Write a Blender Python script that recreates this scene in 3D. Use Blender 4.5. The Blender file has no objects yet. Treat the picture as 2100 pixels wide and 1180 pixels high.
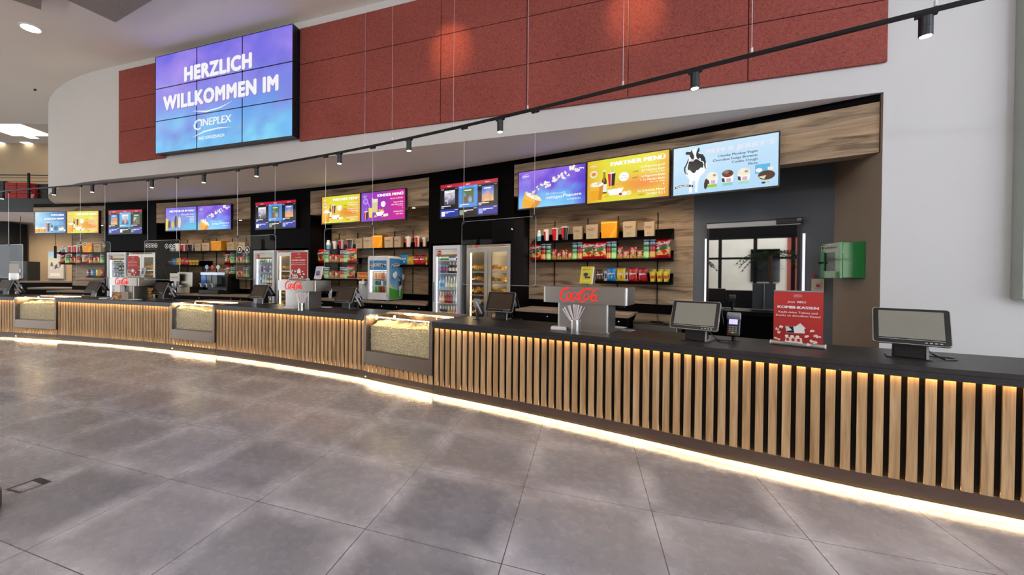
# Cinema foyer snack counter, rebuilt object by object (metres; the viewer stands at the origin)
import bpy, bmesh, math, random
import numpy as np
from mathutils import Vector, Matrix
random.seed(7)
rng = random.Random(11)
sc = bpy.context.scene
C = sc.collection
PI = math.pi

# ------------------------------------------------------------------ camera solved from the floor tiles
F, PX, PY, PIT, ROL = 824.04, 901.0, 569.41, .0091, -.0075
TILE = .8
H = 1.8666 * TILE
CEN = (-15.202, -18.433)          # centre of the curved counter and of the curved back wall
RB = 27.888 + 1.83                # radius of the back wall front
TH0 = 1.0338419
ZT = .913                         # worktop height

def ray(px, py):
    x2 = (px - PX) / F; z2 = -(py - PY) / F
    c, s = math.cos(ROL), math.sin(ROL)
    x = c * x2 + s * z2; zu = -s * x2 + c * z2
    c, s = math.cos(PIT), math.sin(PIT)
    return (x, c + s * zu, -s + c * zu)
def atz(px, py, z):
    r = ray(px, py); t = (z - H) / r[2]
    return (r[0] * t, r[1] * t)
def hit(px, py, c, r):
    q = ray(px, py); n = math.hypot(q[0], q[1]); u = (q[0] / n, q[1] / n)
    b = u[0] * c[0] + u[1] * c[1]
    k = b + math.sqrt(max(b * b - (c[0] ** 2 + c[1] ** 2 - r * r), 0))
    return (u[0] * k, u[1] * k)
def zat(px, py, X, Y):
    r = ray(px, py); t = (X * r[0] + Y * r[1]) / (r[0] ** 2 + r[1] ** 2)
    return H + r[2] * t
def s_of(P):
    return RB * (TH0 - math.atan2(P[1] - CEN[1], P[0] - CEN[0]))
def off_of(P):
    return math.hypot(P[0] - CEN[0], P[1] - CEN[1]) - RB
def sz(px, py, off):
    P = hit(px, py, CEN, RB + off)
    return s_of(P), zat(px, py, *P)
def pt(s, off, z=0.0):
    th = TH0 - s / RB; r = RB + off
    return (CEN[0] + r * math.cos(th), CEN[1] + r * math.sin(th), z)
def rot(s):
    return TH0 - s / RB - PI / 2
_cs = [(-1e3, 0), (-.2, 0), (0.3, -.05), (1.2, -.08), (2.2, -.07), (4.2, -.06), (5.0, .0), (5.5, .09), (5.8, .15), (7.6, .55)]
def cf(s):                        # offset of the counter front (it straightens towards its right end)
    return -1.83 + float(np.interp(s, [a for a, b in _cs], [b for a, b in _cs]))

# ------------------------------------------------------------------ colour and materials
def lin(c):
    if isinstance(c, str):
        c = c.lstrip('#'); c = tuple(int(c[i:i + 2], 16) for i in (0, 2, 4))
    o = []
    for v in c[:3]:
        v = v / 255.0
        o.append(v / 12.92 if v <= .04045 else ((v + .055) / 1.055) ** 2.4)
    return tuple(o) + (1.0,)
MATS = {}
def nodes(name):
    m = bpy.data.materials.new(name); m.use_nodes = True
    nt = m.node_tree; b = nt.nodes['Principled BSDF']
    MATS[name] = m
    return m, nt, b
def N(nt, t, **k):
    n = nt.nodes.new(t)
    for a, v in k.items():
        if a in ('op',): n.operation = v
        else: setattr(n, a, v)
    return n
def L(nt, a, b): nt.links.new(a, b)
def ramp(nt, stops, src):
    r = N(nt, 'ShaderNodeValToRGB'); e = r.color_ramp.elements
    while len(e) < len(stops): e.new(.5)
    for i, (p, c) in enumerate(stops): e[i].position = p; e[i].color = c
    L(nt, src, r.inputs[0]); return r
def mixc(nt, fac, a, b, mode='MIX'):
    m = N(nt, 'ShaderNodeMix', data_type='RGBA', blend_type=mode)
    for i, v in ((0, fac), (6, a), (7, b)):
        if hasattr(v, 'links') or hasattr(v, 'is_linked'): L(nt, v, m.inputs[i])
        else: m.inputs[i].default_value = v
    return m.outputs[2]
def mat(name, col, rough=.5, metal=0.0, spec=.5, var=None, bump=None, emit=0.0, coat=0.0, attr=False):
    m, nt, b = nodes(name)
    base = lin(col)
    b.inputs['Roughness'].default_value = rough; b.inputs['Metallic'].default_value = metal
    b.inputs['Specular IOR Level'].default_value = spec; b.inputs['Coat Weight'].default_value = coat
    b.inputs['Base Color'].default_value = base
    src = None
    if attr:
        a = N(nt, 'ShaderNodeAttribute', attribute_name='Col'); src = a.outputs[0]
    if var:
        tc = N(nt, 'ShaderNodeTexCoord'); n = N(nt, 'ShaderNodeTexNoise'); L(nt, tc.outputs['Object'], n.inputs[0])
        n.inputs['Scale'].default_value = var[0]; n.inputs['Detail'].default_value = 4
        k = var[1]
        r = ramp(nt, [(.3, (1 - k, 1 - k, 1 - k, 1)), (.7, (1 + k, 1 + k, 1 + k, 1))], n.outputs[0])
        src = mixc(nt, 1.0, src if src else base, r.outputs[0], 'MULTIPLY')
    if src: L(nt, src, b.inputs['Base Color'])
    if bump:
        tc = N(nt, 'ShaderNodeTexCoord'); n = N(nt, 'ShaderNodeTexNoise'); L(nt, tc.outputs['Object'], n.inputs[0])
        n.inputs['Scale'].default_value = bump[0]; n.inputs['Detail'].default_value = 3
        bp = N(nt, 'ShaderNodeBump'); bp.inputs['Strength'].default_value = bump[1]; bp.inputs['Distance'].default_value = .01
        L(nt, n.outputs[0], bp.inputs['Height']); L(nt, bp.outputs[0], b.inputs['Normal'])
    if emit:
        b.inputs['Emission Strength'].default_value = emit
        if attr: L(nt, src, b.inputs['Emission Color']); 
        else: b.inputs['Emission Color'].default_value = base
        if attr:
            for l in list(b.inputs['Base Color'].links): nt.links.remove(l)
            b.inputs['Base Color'].default_value = (.004, .004, .004, 1)
    return m
def lamp(name, col, strength):
    m, nt, b = nodes(name)
    e = N(nt, 'ShaderNodeEmission'); e.inputs[0].default_value = lin(col); e.inputs[1].default_value = strength
    L(nt, e.outputs[0], nt.nodes['Material Output'].inputs[0])
    return m
def glass(name, tint, refl=.06, rough=.0):
    m, nt, b = nodes(name)
    t = N(nt, 'ShaderNodeBsdfTransparent'); t.inputs[0].default_value = tint + (1,)
    g = N(nt, 'ShaderNodeBsdfGlossy'); g.inputs['Roughness'].default_value = rough
    f = N(nt, 'ShaderNodeLayerWeight'); f.inputs[0].default_value = .12
    mu = N(nt, 'ShaderNodeMath', op='MULTIPLY_ADD'); L(nt, f.outputs[0], mu.inputs[0]); mu.inputs[1].default_value = refl * 1.5; mu.inputs[2].default_value = refl * .35
    mx = N(nt, 'ShaderNodeMixShader'); L(nt, mu.outputs[0], mx.inputs[0]); L(nt, t.outputs[0], mx.inputs[1]); L(nt, g.outputs[0], mx.inputs[2])
    L(nt, mx.outputs[0], nt.nodes['Material Output'].inputs[0])
    return m

# ------------------------------------------------------------------ mesh building
class MB:
    def __init__(s): s.v = []; s.f = []; s.m = []; s.c = []; s.uv = {}
    def add(s, vs, fs, c=None, m=0, uv=None):
        o = len(s.v); s.v.extend([tuple(map(float, p)) for p in vs])
        for i, f in enumerate(fs):
            s.f.append([o + k for k in f]); s.m.append(m)
            s.c.append(c[i] if isinstance(c, list) else c)
        if uv:
            for i, q in enumerate(uv): s.uv[o + i] = q
        return s
    def box(s, x0, x1, y0, y1, z0, z1, c=None, m=0):
        return s.add([(x0, y0, z0), (x1, y0, z0), (x1, y1, z0), (x0, y1, z0), (x0, y0, z1), (x1, y0, z1), (x1, y1, z1), (x0, y1, z1)],
                     [(0, 3, 2, 1), (4, 5, 6, 7), (0, 1, 5, 4), (1, 2, 6, 5), (2, 3, 7, 6), (3, 0, 4, 7)], c, m)
    def hexa(s, p, c=None, m=0):      # 8 points: bottom ring ccw from above, top ring
        return s.add(p, [(0, 3, 2, 1), (4, 5, 6, 7), (0, 1, 5, 4), (1, 2, 6, 5), (2, 3, 7, 6), (3, 0, 4, 7)], c, m)
    def prism(s, prof, a0, a1, axis='x', c=None, m=0):   # closed profile swept along an axis
        n = len(prof)
        def P(u, v, a): return {'x': (a, u, v), 'y': (u, a, v), 'z': (u, v, a)}[axis]
        vs = [P(u, v, a0) for u, v in prof] + [P(u, v, a1) for u, v in prof]
        fs = [tuple(range(n)), tuple(range(2 * n - 1, n - 1, -1))] + [(i, i + n, (i + 1) % n + n, (i + 1) % n) for i in range(n)]
        return s.add(vs, fs, c, m)
    def lathe(s, prof, n=16, cx=0, cy=0, c=None, m=0, cap=True):
        vs = []; k = len(prof)
        for r, z in prof:
            for i in range(n):
                a = 2 * PI * i / n; vs.append((cx + r * math.cos(a), cy + r * math.sin(a), z))
        fs = []; cs = []
        for j in range(k - 1):
            for i in range(n):
                fs.append((j * n + i, j * n + (i + 1) % n, (j + 1) * n + (i + 1) % n, (j + 1) * n + i))
                cs.append(c(j, i / n) if callable(c) else c)
        if cap:
            fs.append(tuple(range(n - 1, -1, -1))); cs.append(c(0, 0) if callable(c) else c)
            fs.append(tuple((k - 1) * n + i for i in range(n))); cs.append(c(k - 2, 0) if callable(c) else c)
        return s.add(vs, fs, cs, m)
    def tube(s, pts, r, n=6, c=None, m=0):
        P = [Vector(p) for p in pts]; vs = []
        for i, p in enumerate(P):
            t = (P[min(i + 1, len(P) - 1)] - P[max(i - 1, 0)]).normalized()
            u = t.cross(Vector((0, 0, 1)) if abs(t.z) < .9 else Vector((1, 0, 0))).normalized(); w = t.cross(u)
            for k in range(n):
                a = 2 * PI * k / n; vs.append(p + (u * math.cos(a) + w * math.sin(a)) * r)
        fs = []
        for j in range(len(P) - 1):
            for k in range(n): fs.append((j * n + k, j * n + (k + 1) % n, (j + 1) * n + (k + 1) % n, (j + 1) * n + k))
        fs += [tuple(range(n - 1, -1, -1)), tuple((len(P) - 1) * n + k for k in range(n))]
        return s.add(vs, fs, c, m)
    def ball(s, x, y, z, r, n=8, c=None, m=0, sx=1, sy=1, sz=1):
        vs = [(x, y, z - r * sz)]; k = n // 2
        for j in range(1, k):
            b = -PI / 2 + PI * j / k
            for i in range(n): a = 2 * PI * i / n; vs.append((x + r * sx * math.cos(b) * math.cos(a), y + r * sy * math.cos(b) * math.sin(a), z + r * sz * math.sin(b)))
        vs.append((x, y, z + r * sz)); fs = []; t = len(vs) - 1
        for i in range(n): fs.append((0, 1 + (i + 1) % n, 1 + i)); fs.append((t, t - n + i, t - n + (i + 1) % n))
        for j in range(k - 2):
            for i in range(n): fs.append((1 + j * n + i, 1 + j * n + (i + 1) % n, 1 + (j + 1) * n + (i + 1) % n, 1 + (j + 1) * n + i))
        return s.add(vs, fs, c, m)
    def cbox(s, s0, s1, o0, o1, z0, z1, step=.12, c=None, m=0, front=None):   # box bent along the counter arc
        n = max(1, int(abs(s1 - s0) / step)); vs = []; uv = []
        for i in range(n + 1):
            q = s0 + (s1 - s0) * i / n
            a = (front(q) if front else 0)
            for o, z in ((o0, z0), (o1, z0), (o1, z1), (o0, z1)):
                vs.append(pt(q, o + a, z)); uv.append((q, z))
        fs = []
        for i in range(n):
            for k in range(4): fs.append((i * 4 + k, i * 4 + (k + 1) % 4, i * 4 + 4 + (k + 1) % 4, i * 4 + 4 + k))
        fs = [f[::-1] for f in fs]
        fs += [(0, 1, 2, 3), (n * 4 + 3, n * 4 + 2, n * 4 + 1, n * 4)]
        return s.add(vs, fs, c, m, uv)
    def xf(s, M):
        s.v = [tuple(M @ Vector(p)) for p in s.v]; return s
def rrect(x0, x1, y0, y1, r, n=4):
    o = []
    for cx, cy, a in ((x1 - r, y1 - r, 0), (x0 + r, y1 - r, 90), (x0 + r, y0 + r, 180), (x1 - r, y0 + r, 270)):
        for i in range(n + 1):
            t = math.radians(a + 90 * i / n); o.append((cx + r * math.cos(t), cy + r * math.sin(t)))
    return o
def obj(name, mb, mats, parent=None, loc=None, rz=None, smooth=35, bevel=0, R=None):
    me = bpy.data.meshes.new(name)
    me.from_pydata(mb.v, [], mb.f)
    mats = mats if isinstance(mats, (list, tuple)) else [mats]
    for m in mats: me.materials.append(MATS[m] if isinstance(m, str) else m)
    if len(mats) > 1: me.polygons.foreach_set('material_index', mb.m)
    if any(c is not None for c in mb.c):
        at = me.color_attributes.new('Col', 'FLOAT_COLOR', 'CORNER'); d = []
        for c, f in zip(mb.c, mb.f):
            if c is None: c = (1, 1, 1, 1)
            if isinstance(c, tuple) and isinstance(c[0], tuple):
                for q in c: d.extend(q)
            else: d.extend(tuple(c) * len(f))
        at.data.foreach_set('color', d)
    if mb.uv:
        ul = me.uv_layers.new(name='UVMap'); d = []
        for f in mb.f:
            for k in f: d.extend(mb.uv.get(k, (0, 0)))
        ul.data.foreach_set('uv', d)
    if smooth:
        me.polygons.foreach_set('use_smooth', [True] * len(me.polygons)); me.set_sharp_from_angle(angle=math.radians(smooth))
    me.update()
    o = bpy.data.objects.new(name, me); C.objects.link(o)
    if parent: o.parent = parent
    if loc: o.location = loc
    if rz is not None: o.rotation_euler = (0, 0, rz)
    if R: o.rotation_euler = R
    if bevel:
        b = o.modifiers.new('Bevel', 'BEVEL'); b.width = bevel; b.segments = 2; b.limit_method = 'ANGLE'
    return o
def tag(o, label, cat, group=None, kind=None):
    if label: o['label'] = label
    if cat: o['category'] = cat
    if group: o['group'] = group
    if kind: o['kind'] = kind
    return o
def thing(name, label, cat, loc=(0, 0, 0), rz=0, group=None):
    o = bpy.data.objects.new(name, None); C.objects.link(o); o.empty_display_size = .05
    o.location = loc; o.rotation_euler = (0, 0, rz)
    return tag(o, label, cat, group)
def struct(name, mb, m, parent=None, **k):
    o = obj(name, mb, m, parent, **k); o['kind'] = 'structure'; return o
def dup(root, loc, rz, label=None, group=None):
    r = root.copy(); C.objects.link(r); r.location = loc; r.rotation_euler = (root.rotation_euler[0], root.rotation_euler[1], rz)
    if label: r['label'] = label
    if group: r['group'] = group
    for ch in list(root.children):
        c = ch.copy(); C.objects.link(c); c.parent = r
        for g in list(ch.children):
            d = g.copy(); C.objects.link(d); d.parent = c
    return r
ORD = ['first', 'second', 'third', 'fourth', 'fifth', 'sixth', 'seventh', 'eighth', 'ninth', 'tenth', 'eleventh', 'twelfth', 'thirteenth', 'fourteenth', 'fifteenth', 'sixteenth', 'seventeenth', 'eighteenth', 'nineteenth', 'twentieth', 'twenty-first', 'twenty-second', 'twenty-third', 'twenty-fourth', 'twenty-fifth']

# ------------------------------------------------------------------ flat pictures (screens, prints)
_tc = {}
def text_geo(txt, bold=0.0, res=2, gap=1.0):
    k = (txt, bold, res, gap)
    if k in _tc: return _tc[k]
    cu = bpy.data.curves.new('t', 'FONT'); cu.body = txt; cu.size = 1; cu.resolution_u = res; cu.offset = bold; cu.space_character = gap
    o = bpy.data.objects.new('t', cu); C.objects.link(o)
    dg = bpy.context.evaluated_depsgraph_get(); dg.update()
    me = o.evaluated_get(dg).to_mesh()
    vs = [(v.co.x, v.co.y) for v in me.vertices]; fs = [tuple(p.vertices) for p in me.polygons]
    o.evaluated_get(dg).to_mesh_clear()
    bpy.data.objects.remove(o); bpy.data.curves.remove(cu)
    if vs:
        x0 = min(v[0] for v in vs); x1 = max(v[0] for v in vs); y1 = max(v[1] for v in vs)
    else: x0 = x1 = y1 = 0
    _tc[k] = (vs, fs, x0, x1, y1); return _tc[k]
class Pic(MB):
    """flat picture in the local x-z plane, facing -y"""
    def __init__(s, step=.0007, clip=None): super().__init__(); s.d = 0; s.step = step; s.clip = clip
    def nxt(s): s.d += s.step; return -s.d
    def poly(s, p, c):
        if s.clip:                    # keep the picture inside its display
            x0, z0, x1, z1 = s.clip
            for ax, lim, sg in ((0, x0, 1), (0, x1, -1), (1, z0, 1), (1, z1, -1)):
                o = []
                for i in range(len(p)):
                    a, b = p[i - 1], p[i]; da, db = sg * (a[ax] - lim), sg * (b[ax] - lim)
                    if da * db < 0: k = da / (da - db); o.append((a[0] + (b[0] - a[0]) * k, a[1] + (b[1] - a[1]) * k))
                    if db >= 0: o.append(b)
                p = o
                if len(p) < 3: return s
        y = s.nxt()
        a = sum(p[i][0] * p[(i + 1) % len(p)][1] - p[(i + 1) % len(p)][0] * p[i][1] for i in range(len(p)))
        if a < 0: p = p[::-1]
        s.add([(u, y, v) for u, v in p], [tuple(range(len(p)))], lin(c)); return s
    def rect(s, x0, z0, x1, z1, c): return s.poly([(x0, z0), (x1, z0), (x1, z1), (x0, z1)], c)
    def ell(s, cx, cz, rx, rz, c, n=14, a=0):
        ca, sa = math.cos(a), math.sin(a)
        return s.poly([(cx + rx * math.cos(t) * ca - rz * math.sin(t) * sa, cz + rx * math.cos(t) * sa + rz * math.sin(t) * ca) for t in [2 * PI * i / n for i in range(n)]], c)
    def grad(s, x0, z0, x1, z1, fn, nx=18, nz=10):
        y = s.nxt(); vs = []; cs = []
        for j in range(nz + 1):
            for i in range(nx + 1):
                u, v = i / nx, j / nz; vs.append((x0 + (x1 - x0) * u, y, z0 + (z1 - z0) * v)); cs.append(lin(fn(u, v)))
        fs = []; fc = []
        for j in range(nz):
            for i in range(nx):
                q = (j * (nx + 1) + i, j * (nx + 1) + i + 1, (j + 1) * (nx + 1) + i + 1, (j + 1) * (nx + 1) + i)
                fs.append(q); fc.append(tuple(cs[k] for k in q))
        return s.add(vs, fs, fc)
    def text(s, t, x, z, size, c, al='l', w=None, bold=.0, sk=0.0, res=2, ang=0.0, gap=1.0):
        vs, fs, x0, x1, y1 = text_geo(t, bold, res, gap); y = s.nxt()
        kx = size if w is None else w / max(x1 - x0, 1e-6)
        sh = {'l': x0, 'c': (x0 + x1) / 2, 'r': x1}[al]
        ca, sa = math.cos(ang), math.sin(ang); P = []
        for u, v in vs:
            a, b = (u - sh) * kx + v * size * sk, v * size
            P.append((x + a * ca - b * sa, y, z + a * sa + b * ca))
        return s.add(P, fs, lin(c))
    def bold(s, t, x, z, size, c, al='l', w=None, r=.02, n=8, sk=0.0):
        for i in range(n): a = 2 * PI * (i + .5) / n; s.text(t, x + r * math.cos(a), z + r * math.sin(a), size, c, al, w, 0, sk, 3, 0, 1.12)
        return s.text(t, x, z, size, c, al, w, 0, sk, 3, 0, 1.12)
    def line(s, pts, w, c):           # ribbon with constant or varying width
        y = s.nxt(); n = len(pts); ws = w if isinstance(w, (list, tuple)) else [w] * n; a = []; b = []
        for i in range(n):
            p, q = pts[max(i - 1, 0)], pts[min(i + 1, n - 1)]; dx, dz = q[0] - p[0], q[1] - p[1]; l = math.hypot(dx, dz) or 1
            nx, nz = -dz / l * ws[i] / 2, dx / l * ws[i] / 2
            a.append((pts[i][0] + nx, y, pts[i][1] + nz)); b.append((pts[i][0] - nx, y, pts[i][1] - nz))
        return s.add(a + b, [(i, i + n, i + n + 1, i + 1) for i in range(n - 1)], lin(c))
def mixrgb(a, b, t):
    a = a if not isinstance(a, str) else tuple(int(a.lstrip('#')[i:i + 2], 16) for i in (0, 2, 4))
    b = b if not isinstance(b, str) else tuple(int(b.lstrip('#')[i:i + 2], 16) for i in (0, 2, 4))
    t = max(0, min(1, t)); return tuple(x + (y - x) * t for x, y in zip(a, b))
# ------------------------------------------------------------------ materials
def m_floor():
    m, nt, b = nodes('floor_tile')
    g = N(nt, 'ShaderNodeNewGeometry'); sp = N(nt, 'ShaderNodeSeparateXYZ'); L(nt, g.outputs['Position'], sp.inputs[0])
    yaw = -.3494; c, s = math.cos(yaw), math.sin(yaw)
    def lincomb(a, bb, k):
        p = N(nt, 'ShaderNodeMath', op='MULTIPLY'); L(nt, sp.outputs[0], p.inputs[0]); p.inputs[1].default_value = a / TILE
        q = N(nt, 'ShaderNodeMath', op='MULTIPLY_ADD'); L(nt, sp.outputs[1], q.inputs[0]); q.inputs[1].default_value = bb / TILE; L(nt, p.outputs[0], q.inputs[2])
        r = N(nt, 'ShaderNodeMath', op='ADD'); L(nt, q.outputs[0], r.inputs[0]); r.inputs[1].default_value = k; return r.outputs[0]
    ti = lincomb(c, s, 3.4908 + 40); tj = lincomb(-s, c, -1.5581 + 40)
    def edge(v):
        f = N(nt, 'ShaderNodeMath', op='FRACT'); L(nt, v, f.inputs[0])
        a = N(nt, 'ShaderNodeMath', op='SUBTRACT'); a.inputs[0].default_value = 1; L(nt, f.outputs[0], a.inputs[1])
        q = N(nt, 'ShaderNodeMath', op='MINIMUM'); L(nt, f.outputs[0], q.inputs[0]); L(nt, a.outputs[0], q.inputs[1]); return q.outputs[0]
    e = N(nt, 'ShaderNodeMath', op='MINIMUM'); L(nt, edge(ti), e.inputs[0]); L(nt, edge(tj), e.inputs[1])
    fl = []
    for v in (ti, tj):
        q = N(nt, 'ShaderNodeMath', op='FLOOR'); L(nt, v, q.inputs[0]); fl.append(q.outputs[0])
    cb = N(nt, 'ShaderNodeCombineXYZ'); L(nt, fl[0], cb.inputs[0]); L(nt, fl[1], cb.inputs[1])
    wn = N(nt, 'ShaderNodeTexWhiteNoise', noise_dimensions='3D'); L(nt, cb.outputs[0], wn.inputs[0])
    # cloudy cement pattern, offset per tile
    va = N(nt, 'ShaderNodeVectorMath', operation='MULTIPLY_ADD'); L(nt, cb.outputs[0], va.inputs[0]); va.inputs[1].default_value = (3.7, 5.3, 1.1); L(nt, g.outputs['Position'], va.inputs[2])
    n1 = N(nt, 'ShaderNodeTexNoise'); L(nt, va.outputs[0], n1.inputs[0]); n1.inputs['Scale'].default_value = 1.7; n1.inputs['Detail'].default_value = 5; n1.inputs['Roughness'].default_value = .5; n1.inputs['Distortion'].default_value = .3
    n2 = N(nt, 'ShaderNodeTexNoise'); L(nt, va.outputs[0], n2.inputs[0]); n2.inputs['Scale'].default_value = 14; n2.inputs['Detail'].default_value = 6
    base = ramp(nt, [(.2, lin('#828188')), (.5, lin('#929197')), (.8, lin('#a2a1a7'))], n1.outputs[0])
    t2 = ramp(nt, [(.25, (.97, .97, .97, 1)), (.75, (1.03, 1.03, 1.03, 1))], n2.outputs[0])
    col = mixc(nt, 1.0, base.outputs[0], t2.outputs[0], 'MULTIPLY')
    tt = ramp(nt, [(0, (.78, .78, .80, 1)), (.5, (1.0, .99, .98, 1)), (1, (1.12, 1.11, 1.11, 1))], wn.outputs[0])
    col = mixc(nt, 1.0, col, tt.outputs[0], 'MULTIPLY')
    # pale worn cement haze along the joints, broken up
    n3 = N(nt, 'ShaderNodeTexNoise'); L(nt, g.outputs['Position'], n3.inputs[0]); n3.inputs['Scale'].default_value = 2.6; n3.inputs['Detail'].default_value = 4
    ed = N(nt, 'ShaderNodeMath', op='MULTIPLY'); L(nt, e.outputs[0], ed.inputs[0]); ed.inputs[1].default_value = 1
    hz = ramp(nt, [(.0, (1, 1, 1, 1)), (.03, (.75, .75, .75, 1)), (.17, (0, 0, 0, 1))], e.outputs[0])
    hm = N(nt, 'ShaderNodeMath', op='MULTIPLY'); L(nt, hz.outputs[0], hm.inputs[0])
    r3 = ramp(nt, [(.33, (.08, .08, .08, 1)), (.62, (.8, .8, .8, 1))], n3.outputs[0]); L(nt, r3.outputs[0], hm.inputs[1])
    col = mixc(nt, hm.outputs[0], col, lin('#cdccd2'))
    gr = N(nt, 'ShaderNodeMath', op='LESS_THAN'); L(nt, e.outputs[0], gr.inputs[0]); gr.inputs[1].default_value = .0034
    col = mixc(nt, gr.outputs[0], col, lin('#4b4748'))
    L(nt, col, b.inputs['Base Color'])
    rr = ramp(nt, [(.3, (.25, .25, .25, 1)), (.7, (.29, .29, .29, 1))], n2.outputs[0]); L(nt, rr.outputs[0], b.inputs['Roughness'])
    b.inputs['Specular IOR Level'].default_value = .5
m_floor()
def m_wood_wall():
    m, nt, b = nodes('wood_planks')
    uv = N(nt, 'ShaderNodeUVMap'); sp = N(nt, 'ShaderNodeSeparateXYZ'); L(nt, uv.outputs[0], sp.inputs[0])
    d = N(nt, 'ShaderNodeMath', op='DIVIDE'); L(nt, sp.outputs[1], d.inputs[0]); d.inputs[1].default_value = .19
    fl = N(nt, 'ShaderNodeMath', op='FLOOR'); L(nt, d.outputs[0], fl.inputs[0])
    fr = N(nt, 'ShaderNodeMath', op='FRACT'); L(nt, d.outputs[0], fr.inputs[0])
    wn = N(nt, 'ShaderNodeTexWhiteNoise', noise_dimensions='1D'); L(nt, fl.outputs[0], wn.inputs['W'])
    sh = N(nt, 'ShaderNodeMath', op='MULTIPLY_ADD'); L(nt, wn.outputs[0], sh.inputs[0]); sh.inputs[1].default_value = 31; L(nt, sp.outputs[0], sh.inputs[2])
    cb = N(nt, 'ShaderNodeCombineXYZ'); L(nt, sh.outputs[0], cb.inputs[0]); L(nt, sp.outputs[1], cb.inputs[1])
    def noise(sx, sy, det=5, dist=0.):
        mp = N(nt, 'ShaderNodeMapping'); L(nt, cb.outputs[0], mp.inputs[0]); mp.inputs['Scale'].default_value = (sx, sy, 1)
        n = N(nt, 'ShaderNodeTexNoise'); L(nt, mp.outputs[0], n.inputs[0]); n.inputs['Scale'].default_value = 1; n.inputs['Detail'].default_value = det; n.inputs['Distortion'].default_value = dist; return n.outputs[0]
    base = ramp(nt, [(.25, lin('#8d7861')), (.5, lin('#ad967a')), (.75, lin('#bfa98e'))], noise(1.1, 14, 6, .4))
    fine = ramp(nt, [(.3, (.82, .82, .82, 1)), (.7, (1.1, 1.1, 1.1, 1))], noise(4, 90, 4))
    col = mixc(nt, 1.0, base.outputs[0], fine.outputs[0], 'MULTIPLY')
    kn = ramp(nt, [(.54, (0, 0, 0, 1)), (.68, (.85, .85, .85, 1))], noise(1.5, 9, 6, .9))
    col = mixc(nt, kn.outputs[0], col, lin('#5a4a3b'))
    tone = ramp(nt, [(0, (.86, .87, .9, 1)), (1, (1.1, 1.06, 1.02, 1))], wn.outputs[0])
    col = mixc(nt, 1.0, col, tone.outputs[0], 'MULTIPLY')
    ln = N(nt, 'ShaderNodeMath', op='LESS_THAN'); L(nt, fr.outputs[0], ln.inputs[0]); ln.inputs[1].default_value = .015
    col = mixc(nt, ln.outputs[0], col, lin('#4c3c2e'))
    L(nt, col, b.inputs['Base Color']); b.inputs['Roughness'].default_value = .62; b.inputs['Specular IOR Level'].default_value = .3
m_wood_wall()
def m_slat():
    m, nt, b = nodes('oak_slat')
    tc = N(nt, 'ShaderNodeTexCoord'); at = N(nt, 'ShaderNodeAttribute', attribute_name='Col')
    ad = N(nt, 'ShaderNodeVectorMath', operation='MULTIPLY_ADD'); L(nt, at.outputs[1], ad.inputs[0]); ad.inputs[1].default_value = (13, 17, 29); L(nt, tc.outputs['Object'], ad.inputs[2])
    def noise(k, det, dist):
        mp = N(nt, 'ShaderNodeMapping'); L(nt, ad.outputs[0], mp.inputs[0]); mp.inputs['Scale'].default_value = k
        n = N(nt, 'ShaderNodeTexNoise'); L(nt, mp.outputs[0], n.inputs[0]); n.inputs['Scale'].default_value = 1; n.inputs['Detail'].default_value = det; n.inputs['Distortion'].default_value = dist; return n.outputs[0]
    base = ramp(nt, [(.3, lin('#a07f58')), (.52, lin('#bf9d73')), (.72, lin('#cdb08a'))], noise((22, 22, 1.3), 5, .8))
    fine = ramp(nt, [(.35, (.84, .84, .84, 1)), (.65, (1.06, 1.06, 1.06, 1))], noise((160, 160, 5), 3, .2))
    col = mixc(nt, 1.0, base.outputs[0], fine.outputs[0], 'MULTIPLY')
    sep = N(nt, 'ShaderNodeSeparateColor'); L(nt, at.outputs[0], sep.inputs[0])
    tone = ramp(nt, [(0, (.86, .85, .84, 1)), (1, (1.09, 1.09, 1.09, 1))], sep.outputs[0])
    col = mixc(nt, 1.0, col, tone.outputs[0], 'MULTIPLY')
    L(nt, col, b.inputs['Base Color']); b.inputs['Roughness'].default_value = .5; b.inputs['Specular IOR Level'].default_value = .35
m_slat()
def m_felt(name, lo, mid, hi):
    m, nt, b = nodes(name)
    tc = N(nt, 'ShaderNodeTexCoord')
    n = N(nt, 'ShaderNodeTexNoise'); L(nt, tc.outputs['Object'], n.inputs[0]); n.inputs['Scale'].default_value = 48; n.inputs['Detail'].default_value = 6; n.inputs['Roughness'].default_value = .75; n.inputs['Distortion'].default_value = 1.2
    n2 = N(nt, 'ShaderNodeTexNoise'); L(nt, tc.outputs['Object'], n2.inputs[0]); n2.inputs['Scale'].default_value = 1.6
    r = ramp(nt, [(.3, lin(lo)), (.5, lin(mid)), (.72, lin(hi))], n.outputs[0])
    r2 = ramp(nt, [(.3, (.93, .93, .93, 1)), (.7, (1.06, 1.06, 1.06, 1))], n2.outputs[0])
    L(nt, mixc(nt, 1.0, r.outputs[0], r2.outputs[0], 'MULTIPLY'), b.inputs['Base Color'])
    b.inputs['Roughness'].default_value = .92; b.inputs['Specular IOR Level'].default_value = .15
    bp = N(nt, 'ShaderNodeBump'); bp.inputs['Strength'].default_value = .5; bp.inputs['Distance'].default_value = .006
    L(nt, n.outputs[0], bp.inputs['Height']); L(nt, bp.outputs[0], b.inputs['Normal'])
m_felt('red_felt', '#6a322d', '#8f4b43', '#a66055')
m_felt('grey_felt', '#7a716a', '#958b82', '#aca298')
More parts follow.
